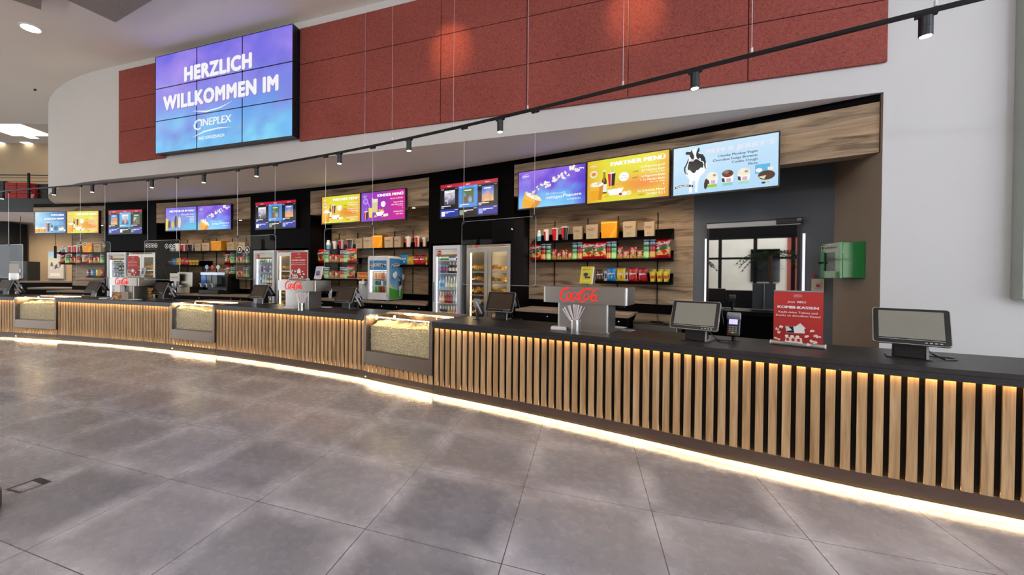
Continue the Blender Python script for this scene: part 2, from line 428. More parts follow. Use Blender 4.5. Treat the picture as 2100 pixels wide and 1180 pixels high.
def m_popcorn():
    m, nt, b = nodes('popcorn')
    tc = N(nt, 'ShaderNodeTexCoord')
    v = N(nt, 'ShaderNodeTexVoronoi'); L(nt, tc.outputs['Object'], v.inputs[0]); v.inputs['Scale'].default_value = 62
    v2 = N(nt, 'ShaderNodeTexVoronoi'); L(nt, tc.outputs['Object'], v2.inputs[0]); v2.inputs['Scale'].default_value = 105
    r = ramp(nt, [(0, lin('#fbf3d6')), (.45, lin('#f3e0a6')), (.75, lin('#dfb765')), (1, lin('#a67a33'))], v.outputs['Distance'])
    sp = N(nt, 'ShaderNodeSeparateColor'); L(nt, v2.outputs['Color'], sp.inputs[0])
    r2 = ramp(nt, [(0, lin('#b98a3c')), (.25, lin('#ecd291')), (.6, lin('#fbf4de')), (1, lin('#ffffff'))], sp.outputs[0])
    L(nt, mixc(nt, .5, r.outputs[0], r2.outputs[0]), b.inputs['Base Color']); b.inputs['Roughness'].default_value = .8
    bp = N(nt, 'ShaderNodeBump'); bp.inputs['Strength'].default_value = 1; bp.inputs['Distance'].default_value = .012; bp.invert = True
    L(nt, v.outputs['Distance'], bp.inputs['Height']); L(nt, bp.outputs[0], b.inputs['Normal'])
m_popcorn()
def m_steel(name, col, rough):
    m, nt, b = nodes(name)
    tc = N(nt, 'ShaderNodeTexCoord'); mp = N(nt, 'ShaderNodeMapping'); L(nt, tc.outputs['Object'], mp.inputs[0]); mp.inputs['Scale'].default_value = (3, 3, 120)
    n = N(nt, 'ShaderNodeTexNoise'); L(nt, mp.outputs[0], n.inputs[0]); n.inputs['Scale'].default_value = 1; n.inputs['Detail'].default_value = 2
    r = ramp(nt, [(.3, (rough - .02,) * 3 + (1,)), (.7, (rough + .03,) * 3 + (1,))], n.outputs[0]); L(nt, r.outputs[0], b.inputs['Roughness'])
    b.inputs['Base Color'].default_value = lin(col); b.inputs['Metallic'].default_value = 1
m_steel('steel', '#a3a09c', .36); m_steel('steel_bright', '#dedcd8', .2); m_steel('steel_warm', '#84776d', .36)
mat('white_wall', '#cbcac8', .85, spec=.2, var=(1.3, .015), bump=(220, .05))
mat('ceiling_paint', '#ece4da', .9, spec=.15, var=(.7, .02))
mat('soffit_paint', '#e8e1df', .9, spec=.15, var=(.7, .02))
mat('black_panel', '#080606', .55, spec=.04, var=(2, .1))
mat('black_matt', '#0d0c0c', .7, spec=.25, var=(3, .1))
mat('worktop_laminate', '#292627', .38, spec=.45, var=(30, .3), bump=(60, .12))
mat('plinth_laminate', '#4f4039', .42, spec=.4, var=(8, .08))
mat('gap_black', '#15130f', .8, spec=.15, var=(4, .1))
mat('door_grey', '#62666b', .75, spec=.2, var=(2, .04))
mat('return_brown', '#968575', .8, spec=.2, var=(1.5, .04))
mat('beige_wall', '#b8a58b', .85, spec=.2, var=(1, .03))
mat('taupe_wall', '#94836d', .85, spec=.2, var=(1, .03))
mat('column_paint', '#d8cfd8', .7, spec=.3, var=(2, .02))
mat('black_plastic', '#141416', .35, spec=.45, var=(20, .05))
mat('black_gloss', '#0a0a0b', .08, spec=.6, var=(20, .05))
mat('dark_steel', '#33363a', .35, metal=.8, var=(6, .05))
mat('track_black', '#0e0f10', .5, spec=.2, var=(6, .05))
mat('white_plastic', '#e4e4e4', .35, spec=.45, var=(10, .02))
mat('silver_plastic', '#a9abae', .35, metal=.55, var=(10, .03))
mat('grey_plastic', '#7d8187', .4, spec=.4, var=(10, .03))
mat('fridge_white', '#d9dade', .32, spec=.5, var=(6, .02))
mat('green_paint', '#11853f', .16, spec=.8, var=(5, .03), coat=1.0)
mat('red_paint', '#c01f17', .4, spec=.4, var=(5, .04))
mat('print_matt', '#ffffff', .6, spec=.25, attr=True, var=(40, .02))
mat('print_gloss', '#ffffff', .25, spec=.5, attr=True, var=(40, .02))
mat('cardboard', '#bda27e', .8, spec=.2, var=(25, .06), attr=True)
mat('screen_image', '#ffffff', .25, spec=.3, attr=True, emit=1.0)
mat('screen_dim', '#56524a', .12, spec=.55, var=(300, .12))
mat('wire_steel', '#cfcfd2', .35, metal=.7, var=(10, .03))
mat('nacho', '#f8c05c', .7, spec=.3, var=(90, .4), bump=(120, 1.0))
mat('leather_red', '#b3231c', .5, spec=.35, var=(6, .06))
mat('cable_black', '#0f0f10', .5, var=(20, .05))
mat('trunk', '#4a3826', .9, var=(20, .2))
mat('palm_leaf', '#2f4a22', .6, var=(12, .25))
mat('pot_brown', '#7a4f2c', .6, var=(6, .1))
mat('facade_stone', '#e8ddcb', .9, var=(1.2, .06))
mat('facade_brick', '#a04a3a', .9, var=(9, .12))
mat('paving', '#8f8a84', .9, var=(2, .08))
lamp('led_warm', '#ffcf8c', 34.0)
lamp('led_floor', '#ffd9a0', 150.0)
lamp('popcorn_led', '#ffe0a8', 38.0)
lamp('led_white', '#f2f5ff', 9.0)
lamp('led_bar', '#f2f0ff', 1.6)
lamp('bulb_warm', '#ffd9a0', 40.0)
lamp('spot_lens', '#ffe6c4', 14.0)
lamp('downlight_lens', '#fff4e4', 8.0)
lamp('cove_glow', '#ffe9c0', 2.2)
lamp('neon_red', '#ff3228', 1.25)
lamp('fill_glow', '#ffefdf', 135.0); lamp('fill_glow_cool', '#e8eeff', 175.0)  # glow of the added fill globes, warm left and cool right
lamp('led_red', '#ff2a10', 2.5)
lamp('cabinet_light', '#ffdca6', 12.0)
glass('glass_clear', (.97, .98, .98), .022)
glass('glass_pane', (.96, .97, .97), .07)
glass('glass_dark', (.55, .5, .46), .08)
mat('cream_plastic', '#c9bfa6', .45, var=(10, .03)); mat('case_grey', '#9da39b', .5, metal=.1, var=(6, .03)); mat('poster_violet', '#6b6480', .25, spec=.5, var=(2, .15)); mat('water_blue', '#8fb8d8', .3, var=(8, .05))
mat('glass_edge', '#b4bcbc', .15, spec=.6, var=(10, .02))

def m_mirror_door():
    m, nt, b = nodes('door_glass')
    b.inputs['Base Color'].default_value = lin('#060607'); b.inputs['Roughness'].default_value = .015; b.inputs['Specular IOR Level'].default_value = 1.0
    b.inputs['IOR'].default_value = 2.7
    n = N(nt, 'ShaderNodeTexNoise'); tc = N(nt, 'ShaderNodeTexCoord'); L(nt, tc.outputs['Object'], n.inputs[0]); n.inputs['Scale'].default_value = .8
    bp = N(nt, 'ShaderNodeBump'); bp.inputs['Strength'].default_value = .006; bp.inputs['Distance'].default_value = .01; L(nt, n.outputs[0], bp.inputs['Height']); L(nt, bp.outputs[0], b.inputs['Normal'])
m_mirror_door()

# ------------------------------------------------------------------ shell
ZS, ZC = 3.3, 5.48                # soffit above the counter, hall ceiling
struct('floor', MB().add([(-22, -14, 0), (13, -14, 0), (13, 17, 0), (-22, 17, 0)], [(0, 1, 2, 3)]), 'floor_tile')
C2, R2 = (-70.836, -184.503), 202.872
def by(x): return C2[1] + math.sqrt(R2 * R2 - (x - C2[0]) ** 2)
CORN = (4.318, by(4.318)); WD = (.931, -.365); WN = (-.365, -.931)   # right wall: corner, direction, facing
def bulk(px, py=300): return hit(px, py, C2, R2)
plan = [(-11.1, 13.2), (-10.75, 11.7), (-10.35, 10.82), (-10.02, 10.36), (-9.7, 9.97), (-9.35, 9.61), (-8.99, 9.28), (-8.48, 8.885), (-7.9, 8.51), (-7.3, 8.2)]
plan += [(x, by(x)) for x in np.linspace(-6.7, 4.318, 40)]
mb = MB(); n = len(plan)
mb.add([(x, y, ZS) for x, y in plan] + [(x, y, ZC + .4) for x, y in plan], [(i, i + 1, i + n + 1, i + n) for i in range(n - 1)])
struct('wall_upper', mb, 'white_wall')
# soffit between the bulkhead and the back wall
inner = [p for p in plan if p[1] < 10.83 or p[0] > -9]
arcp = [pt(s, .72)[:2] for s in np.linspace(5.3, -11.2, 70)]
bm = bmesh.new(); vs = [bm.verts.new((x, y, ZS)) for x, y in inner + arcp]; bm.faces.new(vs); bmesh.ops.triangulate(bm, faces=bm.faces[:])
me = bpy.data.meshes.new('ceiling_soffit'); bm.to_mesh(me); bm.free(); me.materials.append(MATS['soffit_paint'])
o = bpy.data.objects.new('ceiling_soffit', me); C.objects.link(o); o['kind'] = 'structure'
# right wall
W1 = (CORN[0] + WD[0] * 6.5, CORN[1] + WD[1] * 6.5)
struct('wall_right', MB().add([CORN + (0,), W1 + (0,), W1 + (ZC + .4,), CORN + (ZC + .4,)], [(0, 1, 2, 3)]), 'white_wall')
BK = (CORN[0] - WN[0] * .84, CORN[1] - WN[1] * .84)      # back end of the short brown return wall
struct('wall_return', MB().add([CORN + (0,), BK + (0,), BK + (ZS,), CORN + (ZS,)], [(0, 1, 2, 3)]), 'return_brown')
DA = pt(3.73, .68)[:2]
struct('wall_door', MB().add([DA + (0,), BK + (0,), BK + (ZS,), DA + (ZS,)], [(0, 1, 2, 3)]), 'door_grey')
# hall ceiling with the lower edge towards the gallery
ce = MB().add([(-22, -14, ZC), (13, -14, ZC), (13, 10.75, ZC), (-22, 10.75, ZC)], [(0, 3, 2, 1)])
ce.box(-22, -9.2, 10.75, 10.95, ZC, ZC + .6)
struct('ceiling', ce, 'ceiling_paint')
# gallery room at the far left
GY = 14.6
struct('ceiling_gallery', MB().add([(-22, 10.9, 6.1), (-8, 10.9, 6.1), (-8, GY, 6.1), (-22, GY, 6.1)], [(0, 3, 2, 1)]), 'white_wall')
struct('wall_far', MB().add([(-22, GY, 0), (-9, GY, 0), (-9, GY, 6.1), (-22, GY, 6.1)], [(0, 1, 2, 3)]).add([(-13.2, GY - .12, 3.5), (-9, GY - .12, 3.5), (-9, GY - .12, 6.1), (-13.2, GY - .12, 6.1)], [(0, 1, 2, 3)]).add([(-13.2, GY - .12, 3.5), (-13.2, GY, 3.5), (-13.2, GY, 6.1), (-13.2, GY - .12, 6.1)], [(0, 1, 2, 3)]), 'beige_wall')
struct('floor_gallery', MB().box(-22, -10.55, 11.55, GY, 3.2, 3.52), 'soffit_paint')
struct('trim_1', MB().box(-22, -10.6, 11.46, 11.55, 3.18, 3.55), 'dark_steel')
struct('wall_curtain', MB().box(-18.5, -14.86, GY - .7, GY - .1, 0, 3.15), 'black_matt')

# back wall: black cladding, piers, recess backs
bw = MB()
bw.cbox(-11.85, 5.345, 0, .3, 3.222, ZS + .02, .3)
for a, b_ in ((-9.53, -7.82), (-4.84, -3.106), (-.228, 1.386)):
    bw.cbox(a, b_, 0, .68, 2.03, 3.222, .2)
    bw.cbox(a, a + .045, 0, .68, 0, 2.03); bw.cbox(b_ - .045, b_, 0, .68, 0, 2.03)
    bw.cbox(a, b_, .66, .72, 0, 2.03, .2)
struct('wall_back', bw, 'black_panel')
HZ0, HZ1 = 2.725, 3.222
for i, (a, b_) in enumerate(((-11.85, -9.53), (-7.82, -4.84), (-3.106, -.228), (1.386, 5.345))):
    struct('trim_%d' % (i + 2), MB().cbox(a, b_, -.004, .2, HZ0, HZ1, .12), 'wood_planks')
for i, (a, b_) in enumerate(((-11.456, -9.53), (-7.82, -4.84), (-3.106, -.228), (1.386, 3.73))):
    a2 = a
    struct('wall_recess_%d' % (i + 1) if 0 else 'wall_panelling', MB().cbox(a2, b_, .68, .72, 1.075, 3.25, .12), 'wood_planks')
    struct('baseboard_back', MB().cbox(a2, b_, .672, .72, 0, 1.075, .12), 'black_panel')
# side end of the first recess (free end of the back wall)
struct('wall_end', MB().cbox(-11.458, -11.45, .675, .72, 0, 3.25), 'black_matt')

# round column at the left edge of the view
def cyl_wall(name, x, y, r, z0, z1, m): struct(name, MB().lathe([(r, z0), (r, z1)], 40, x, y), m)
q = atz(3, 1035, 0); d = math.hypot(*q); nx, ny = q[1] / d, -q[0] / d
COL = (q[0] - nx * .35, q[1] - ny * .35)
cyl_wall('column', COL[0], COL[1], .345, 0, ZC, 'column_paint')
struct('baseboard_column', MB().lathe([(.352, 0), (.352, .09), (.345, .1)], 40, COL[0], COL[1]), 'plinth_laminate')

# ceiling felt panels
def ceil_panel(tip, e1, e2, l1, l2, label):
    T0 = Vector(atz(*tip, ZC - .09) + (0,)); a = (Vector(atz(*e1, ZC - .09) + (0,)) - T0).normalized(); b_ = Vector((a.y, -a.x, 0))
    if b_.dot(Vector(atz(*e2, ZC - .09) + (0,)) - T0) < 0: b_ = -b_
    P = [T0, T0 + a * l1, T0 + a * l1 + b_ * l2, T0 + b_ * l2]
    mb = MB().hexa([tuple(p + Vector((0, 0, ZC - .09))) for p in P] + [tuple(p + Vector((0, 0, ZC - .03))) for p in P])
    tag(obj('acoustic_ceiling_panel', mb, 'grey_felt', bevel=.004), label, 'acoustic panel', 'grey felt panels under the hall ceiling')
ceil_panel((237, 46.4), (137, 0), (330, 17.3), 1.1, 4.4, 'large grey felt acoustic panel under the ceiling above the purple video wall')
ceil_panel((84, 20.1), (25, 0), (140, 0), 1.2, 1.2, 'grey felt acoustic panel corner at the top left edge of the picture')

# ------------------------------------------------------------------ daylight side: glazed front behind the viewer
WP = Vector((-.62 * 8.2, -.78 * 8.2, 0)); wx = Vector((.783, -.622, 0)); wo = Vector((-.622, -.783, 0))
wrz = math.atan2(wx.y, wx.x)
fr = MB()
for i in range(-12, 17): fr.box(i * 1.2 - .06, i * 1.2 + .06, -.06, .06, .85, 3.1)
for z in (.8, 2.2, 3.05): fr.box(-14, 20, -.05, .05, z, z + .09)
struct('window_1', fr, 'black_matt', loc=tuple(WP), rz=wrz)
struct('wall_front', MB().box(-14, 20, -.1, .1, 0, .8).box(-14, 20, -.1, .1, 3.15, ZC), 'black_matt', loc=tuple(WP), rz=wrz)
def outside(mb, m, name): struct(name, mb, m, loc=tuple(WP), rz=wrz + PI)
outside(MB().box(-30, 30, 15, 15.4, 0, 10), 'facade_stone', 'wall_outside')
for k, x in enumerate((-21, -15, -9, -3, 3, 9, 15)):
    outside(MB().box(x - .8, x + .8, 14.85, 15, 1.1, 3.4).box(x - .8, x + .8, 14.85, 15, 5, 7.4), 'black_gloss', 'window_outside')
    outside(MB().box(x - 2.6, x - 1.2, 14.9, 15, 0, 8), 'facade_brick', 'trim_outside')
struct('ground_outside', MB().add([(-40, .2, -.02), (40, .2, -.02), (40, 40, -.02), (-40, 40, -.02)], [(0, 1, 2, 3)]), 'paving', loc=tuple(WP), rz=wrz + PI)
from mathutils import noise as mnoise
def fbm(x, y, z=0.0): return sum(mnoise.noise((x * 2 ** k, y * 2 ** k, z + k * 7)) / 2 ** k for k in range(4))
# ------------------------------------------------------------------ red felt panels on the bulkhead
zr = [3.575, 4.178, 4.781, 5.352]; xr = [-2.222, -1.102, .008, 1.105, 2.206, 3.29, 4.33]
rown = ['bottom', 'middle', 'top']
def red_panel(x0, x1, r, label):
    g = .004; P = []
    A = Vector((x0 + g, by(x0 + g), 0)); B = Vector((x1 - g, by(x1 - g), 0)); n = Vector((WN[0], WN[1], 0))
    t = (B - A).normalized(); n = Vector((t.y, -t.x, 0))
    z0, z1 = zr[r] + g, zr[r + 1] - g
    q = [A + n * .035, B + n * .035, B + n * .004, A + n * .004]
    mb = MB().hexa([(p.x, p.y, z0) for p in q] + [(p.x, p.y, z1) for p in q])
    tag(obj('acoustic_wall_panel', mb, 'red_felt', bevel=.004), label, 'acoustic panel', 'red felt wall panels')
for r in range(3):
    red_panel(-6.185, -5.03, r, '%s red felt wall panel of the column left of the video wall' % rown[r])
    for k in range(6):
        where = 'right beside the video wall' if k == 0 else ('in the last column, above the door corner' if k == 5 else 'in the %s column right of the video wall' % ORD[k])
        red_panel(xr[k], xr[k + 1], r, 'red felt wall panel, %s row, %s' % (rown[r], where))

# ------------------------------------------------------------------ video wall
VA, VB = Vector((-5.142, 7.278, 0)), Vector((-2.297, 6.268, 0)); vz0, vz1 = 3.62, 5.356
vd = (VB - VA); VW = vd.length; vrz = math.atan2(vd.y, vd.x); VH = vz1 - vz0
vw = thing('video_wall', 'large nine-panel video wall greeting visitors in white letters on purple and blue', 'video wall', (VA.x, VA.y, vz0), vrz)
hb = MB().box(0, VW, .012, .165, 0, VH)
obj('housing', hb, 'black_plastic', vw)
gb = MB()
for i in range(16):
    for j in range(2): gb.box(VW, VW + .004, .05 + j * .06, .085 + j * .06, .06 + i * .105, .06 + i * .105 + .085)
obj('side_grille', gb, 'dark_steel', vw)
def vcol(u, v):
    n = fbm(u * 3.1 + 3, v * 2.3, 1.0); n2 = fbm(u * 5 + 9, v * 4, 4.0)
    top = mixrgb((112, 106, 224), (176, 146, 236), .5 + .9 * n + .1 * (u - .3))
    mid = mixrgb((122, 138, 230), (178, 160, 238), .45 + .9 * n2 - .5 * u + .1)
    bot = mixrgb((92, 164, 236), (138, 218, 248), .5 + .9 * n)
    c = mixrgb(mid, top, (v - .5) * 3) if v > .5 else mixrgb(bot, mid, (v - .12) * 2.6 + .3 * n2)
    return mixrgb(c, (70, 76, 190), max(0, .35 * n2 + .06 * (u > .75)))
for j in range(3):
    for i in range(3):
        p = Pic(); p.grad(i * VW / 3, j * VH / 3, (i + 1) * VW / 3, (j + 1) * VH / 3, lambda u, v: vcol((i + u) / 3, (j + v) / 3), 16, 10)
        obj('display_panel', p, 'screen_image', vw, smooth=0)
def cineplex(p, x, z, w, c, sh=None, full=False):
    h = w * .2
    for col, ox, oz in (((sh, w * .012, -w * .012), (c, 0, 0)) if sh else ((c, 0, 0),)):
        for d in (-.008, -.003, .003, .008):
            p.text('C', x + w * (.01 + d) + ox, z - h * .3 + oz, h * 1.5, col, 'l', w * .19, 0, .1)
            p.text('INEPLEX', x + w * (.21 + d) + ox, z + oz, h * 1.02, col, 'l', w * .76, 0, .08)
    p.line([(x + w * .0, z + h * 1.62), (x + w * .35, z + h * 1.36), (x + w * .7, z + h * 1.5), (x + w, z + h * 1.9)], [w * .004, w * .03, w * .024, w * .003], c)
    p.line([(x, z - h * .95), (x + w * .3, z - h * .55), (x + w * .65, z - h * .42), (x + w, z - h * .5)], [w * .004, w * .03, w * .024, w * .003], c)
p = Pic(.0006); p.d = .002
for dx, dz, c in ((.012, -.012, '#8b86c8'), (0, 0, '#f4f2f8')):
    p.bold('HERZLICH', VW * .487 + dx, VH * .69 + dz, .325, c, 'c', VW * .485, .018)
    p.bold('WILLKOMMEN IM', VW * .493 + dx, VH * .435 + dz, .325, c, 'c', VW * .83, .018)
cineplex(p, VW * .315, VH * .205, VW * .29, '#eef2f8', '#7fb8dc')
p.text('BAD KREUZNACH', VW * .455, VH * .075, .07, '#eef2f8', 'c', VW * .19, .03)
obj('lettering', p, 'screen_image', vw, smooth=0)
sb = MB()
for i in range(4):
    x = i * VW / 3; sb.box(max(0, x - .006), min(VW, x + .006), -.0085, .01, 0, VH)
    z = i * VH / 3; sb.box(0, VW, -.0085, .01, max(0, z - .006), min(VH, z + .006))
obj('bezel', sb, 'black_plastic', vw)

# ------------------------------------------------------------------ light track with spots and suspended glass sheets
TZ = 3.25
tp = [(8, 394), (115, 385), (188, 378), (322, 370), (420, 357), (525, 341), (610, 330), (702, 314), (843, 287), (950, 261), (1028, 243), (1095, 227), (1290, 178), (1426, 145), (1530, 119), (1700, 77), (1820, 47), (1896, 28), (2020, 0)]
tq = [atz(a, b, TZ) for a, b in tp]; ts = [s_of(q) for q in tq]; to = [off_of(q) for q in tq]
tf = np.poly1d(np.polyfit(ts, to, 4))
def tpt(s, z): return pt(s, float(tf(s)), z)
s0, s1 = ts[0] - .25, ts[-1] + 1.2
trk = thing('light_track', 'long black curved lighting track hanging above the counter front', 'lighting track', (0, 0, 0))
obj('rail', MB().cbox(s0, s1, -.015, .015, TZ, TZ + .026, .15, front=lambda s: float(tf(s))), 'track_black', trk)
for px, py in ((754.6, 302.4), (807.9, 290), (933, 262), (1084, 225), (1278, 175.4), (1541.7, 108), (1917.7, 15), (430, 353), (208, 374)):
    s = s_of(atz(px, py, TZ + .034)); a = tpt(s, TZ + .02)
    obj('suspension_wire', MB().tube([a, (a[0], a[1], ZC)], .002, 5).lathe([(.009, TZ + .034), (.009, TZ + .07)], 8, a[0], a[1]), 'wire_steel', trk)
SPOTS = []
sp0 = None
lamps = [(8, 395), (115, 386), (188, 379), (322, 371), (420, 358), (525, 343), (702, 317), (843, 288), (1028, 245), (1426, 147), (1896, 34)]
for i, (px, py) in enumerate(lamps):
    s = s_of(atz(px, py, TZ)); a = tpt(s, TZ)
    lb = 'black cylinder spotlight on the curved track, %s from the left' % ORD[i]
    if not sp0:
        sp0 = thing('track_spotlight', lb, 'spotlight', a, rot(s), 'cylinder spotlights on the track')
        obj('adapter', MB().box(-.05, .05, -.016, .016, -.02, 0), 'track_black', sp0)
        obj('lamp_body', MB().lathe([(.032, -.15), (.034, -.148), (.034, -.09), (.033, -.089), (.034, -.088), (.034, -.024), (.03, -.02)], 24), 'dark_steel', sp0)
        obj('lens', MB().lathe([(.027, -.153), (.029, -.1505)], 20), 'spot_lens', sp0)
    else: dup(sp0, a, rot(s), lb)
    SPOTS.append((a[0], a[1], TZ - .16))
def sheet(cx, tl, tr, bl, br, label, icons=(), ir=.032, clip=True):
    # glass sheet hanging under the track: corner pixels fix its ends
    def P(q):
        s = s_of(hit(q[0], q[1], CEN, RB))
        for _ in range(4): XY = hit(q[0], q[1], CEN, RB + float(tf(s))); s = s_of(XY)
        return XY
    A, B = Vector(P(tl) + (0,)), Vector(P(tr) + (0,)); zt = (zat(*tl, A.x, A.y) + zat(*tr, B.x, B.y)) / 2; zb = (zat(*bl, A.x, A.y) + zat(*br, B.x, B.y)) / 2
    d = B - A; w = d.length; h = zt - zb; rz_ = math.atan2(d.y, d.x)
    t = thing('glass_guard', label, 'glass screen', (A.x, A.y, zb), rz_, 'glass sheets hanging from the track')
    pr = rrect(0, w, 0, h, .03, 4)
    obj('glass_sheet', MB().prism(pr, -.003, .003, 'y'), 'glass_clear', t)
    eb = MB(); n = len(pr); q = rrect(.0035, w - .0035, .0035, h - .0035, .028, 4)
    for i in range(n):
        j = (i + 1) % n
        eb.add([(pr[i][0], -.0035, pr[i][1]), (pr[j][0], -.0035, pr[j][1]), (q[j][0], -.0035, q[j][1]), (q[i][0], -.0035, q[i][1]), (pr[i][0], .0035, pr[i][1]), (pr[j][0], .0035, pr[j][1])], [(0, 1, 2, 3), (0, 4, 5, 1)])
    obj('polished_edge', eb, 'glass_edge', t)
    for px in cx:
        Q = Vector(hit(px, 440, CEN, RB + float(tf(s_of((A.x, A.y))))) + (0,)); u = max(.02, min(w - .02, (Q - A).dot(d) / w))
        obj('hanging_wire', MB().tube([(u, 0, h - .01), (u, 0, TZ - zb - .02)], .002, 5), 'wire_steel', t)
        obj('clamp', MB().box(u - .009, u + .009, -.009, .009, h - .03, h + .015), 'dark_steel', t)
        obj('track_connector', MB().box(u - .04, u + .04, -.016, .016, TZ - zb - .025, TZ - zb - .001), 'track_black', t)
    if icons:
        for (px, py) in icons:
            Q = Vector(hit(px, py, CEN, RB + float(tf(s_of((A.x, A.y))))) + (0,)); u = (Q - A).dot(d) / w; z = zat(px, py, Q.x, Q.y) - zb
            if u < ir or u > w - ir: continue
            ic = Pic(.0003); ic.d = .004
            ic.ell(u, z, ir, ir, '#e9e9e4', 16); ic.ell(u, z, ir * .8, ir * .8, '#191715', 16); ic.rect(u - ir * .3, z - ir * .4, u + ir * .3, z + ir * .35, '#e9e9e4')
            obj('pictogram_sticker', ic, 'print_matt', t, smooth=0)
sheet((951, 1097), (947.5, 455), (1099.5, 443.5), (946.5, 583.4), (1099.5, 587.8), 'glass sheet on two wires in front of the heated nacho cabinet nearest the door')
sheet((667, 764), (665.4, 469.5), (766, 464.3), (665.4, 571), (766, 573), 'glass sheet on two wires left of the small white ice cream freezer')
sheet((487, 563), (485, 485.5), (565.7, 480.5), (484.6, 571.7), (565.2, 574.6), 'glass sheet on two wires above the till left of the middle drink tower', ((492, 512), (507, 513)), .06)
sheet((302.6, 360), (296.4, 494), (368.4, 492), (296.4, 573.5), (368.4, 575.3), 'glass sheet with a row of round pictogram stickers along its top', ((301, 503.8), (307, 503.7), (313, 503.7), (319.5, 504), (340.5, 505), (348.5, 505.5), (355, 505.7)), .045)
sheet((165, 215), (157, 498), (226.6, 496.6), (157, 571), (226.6, 572), 'glass sheet in front of the leftmost snack shelves', ((163, 502), (175, 501.5), (213, 503.5)), .045)
sheet((38,), (-40, 503), (47, 501.6), (-40, 570), (47, 571), 'glass sheet at the far left edge, cut by the picture border')

# ------------------------------------------------------------------ counter
PITCH = .0845; SLW = .053
def slat_run(s0, s1, z0, z1, yo=0.0):
    mb = MB(); n = max(1, round((s1 - s0) / PITCH)); p = (s1 - s0) / n
    for i in range(n):
        a = s0 + i * p + (p - SLW) / 2; c = (rng.random(), rng.random(), rng.random(), 1)
        mb.cbox(a, a + SLW, yo, yo + .022, z0, z1, 1, c=c, front=cf)
    return mb
def section(s0, s1, label, seams=()):
    t = thing('counter_front', label, 'counter', pt((s0 + s1) / 2, cf((s0 + s1) / 2), 0), 0, 'slatted counter sections')
    M = Matrix.Translation(-Vector(pt((s0 + s1) / 2, cf((s0 + s1) / 2), 0)))
    obj('slat_panel', slat_run(s0, s1, .136, .8455).xf(M), 'oak_slat', t)
    obj('backing_board', MB().cbox(s0, s1, .022, .05, .136, .845, .1, front=cf).xf(M), 'gap_black', t)
    obj('plinth', MB().cbox(s0, s1, -.004, .008, .048, .136, .1, front=cf).xf(M), 'plinth_laminate', t)
    obj('recessed_base', MB().cbox(s0, s1, .075, .6, 0, .136, .2, front=cf).xf(M), 'gap_black', t)
    obj('led_strip', MB().cbox(s0 + .01, s1 - .01, -.022, -.012, .841, .8455, .1, front=cf).xf(M), 'led_warm', t)
    obj('floor_led_strip', MB().cbox(s0, s1, .012, .022, .0505, .056, .1, front=cf).xf(M), 'led_floor', t)
    obj('cabinet_body', MB().cbox(s0, s1, .055, .6, .13, .845, .2, front=cf).xf(M), 'gap_black', t)
def worktop(s0, s1, label):
    mb = MB().cbox(s0, s1, -.032, .8, .846, .878, .1, front=cf).cbox(s0, s1, -.034, -.029, .836, .85, .1, front=cf).cbox(s0, s1, -.035, .8, .88, ZT, .1, front=cf)
    tag(obj('worktop', mb, 'worktop_laminate'), label, 'worktop', 'black worktops')
section(-13.6, -9.645, 'slatted oak counter section at the far left edge')
section(-8.322, -4.844, 'slatted oak counter section between the farthest and the middle popcorn case')
section(-3.594, -.104, 'slatted oak counter section between the middle and the nearest popcorn case')
section(1.148, 7.3, 'longest and nearest slatted oak counter section, right of the nearest popcorn case')
worktop(-13.6, -9.645, 'black worktop at the far left edge of the counter')
worktop(-8.322, -4.844, 'black worktop carrying the farthest red-lettered drink tower')
worktop(-3.594, -.104, 'black worktop carrying the middle red-lettered drink tower')
worktop(1.148, 4.9435, 'long black worktop carrying the nearest drink tower and the red banner')
worktop(4.944, 7.3, 'black worktop at the right edge below the lone till')

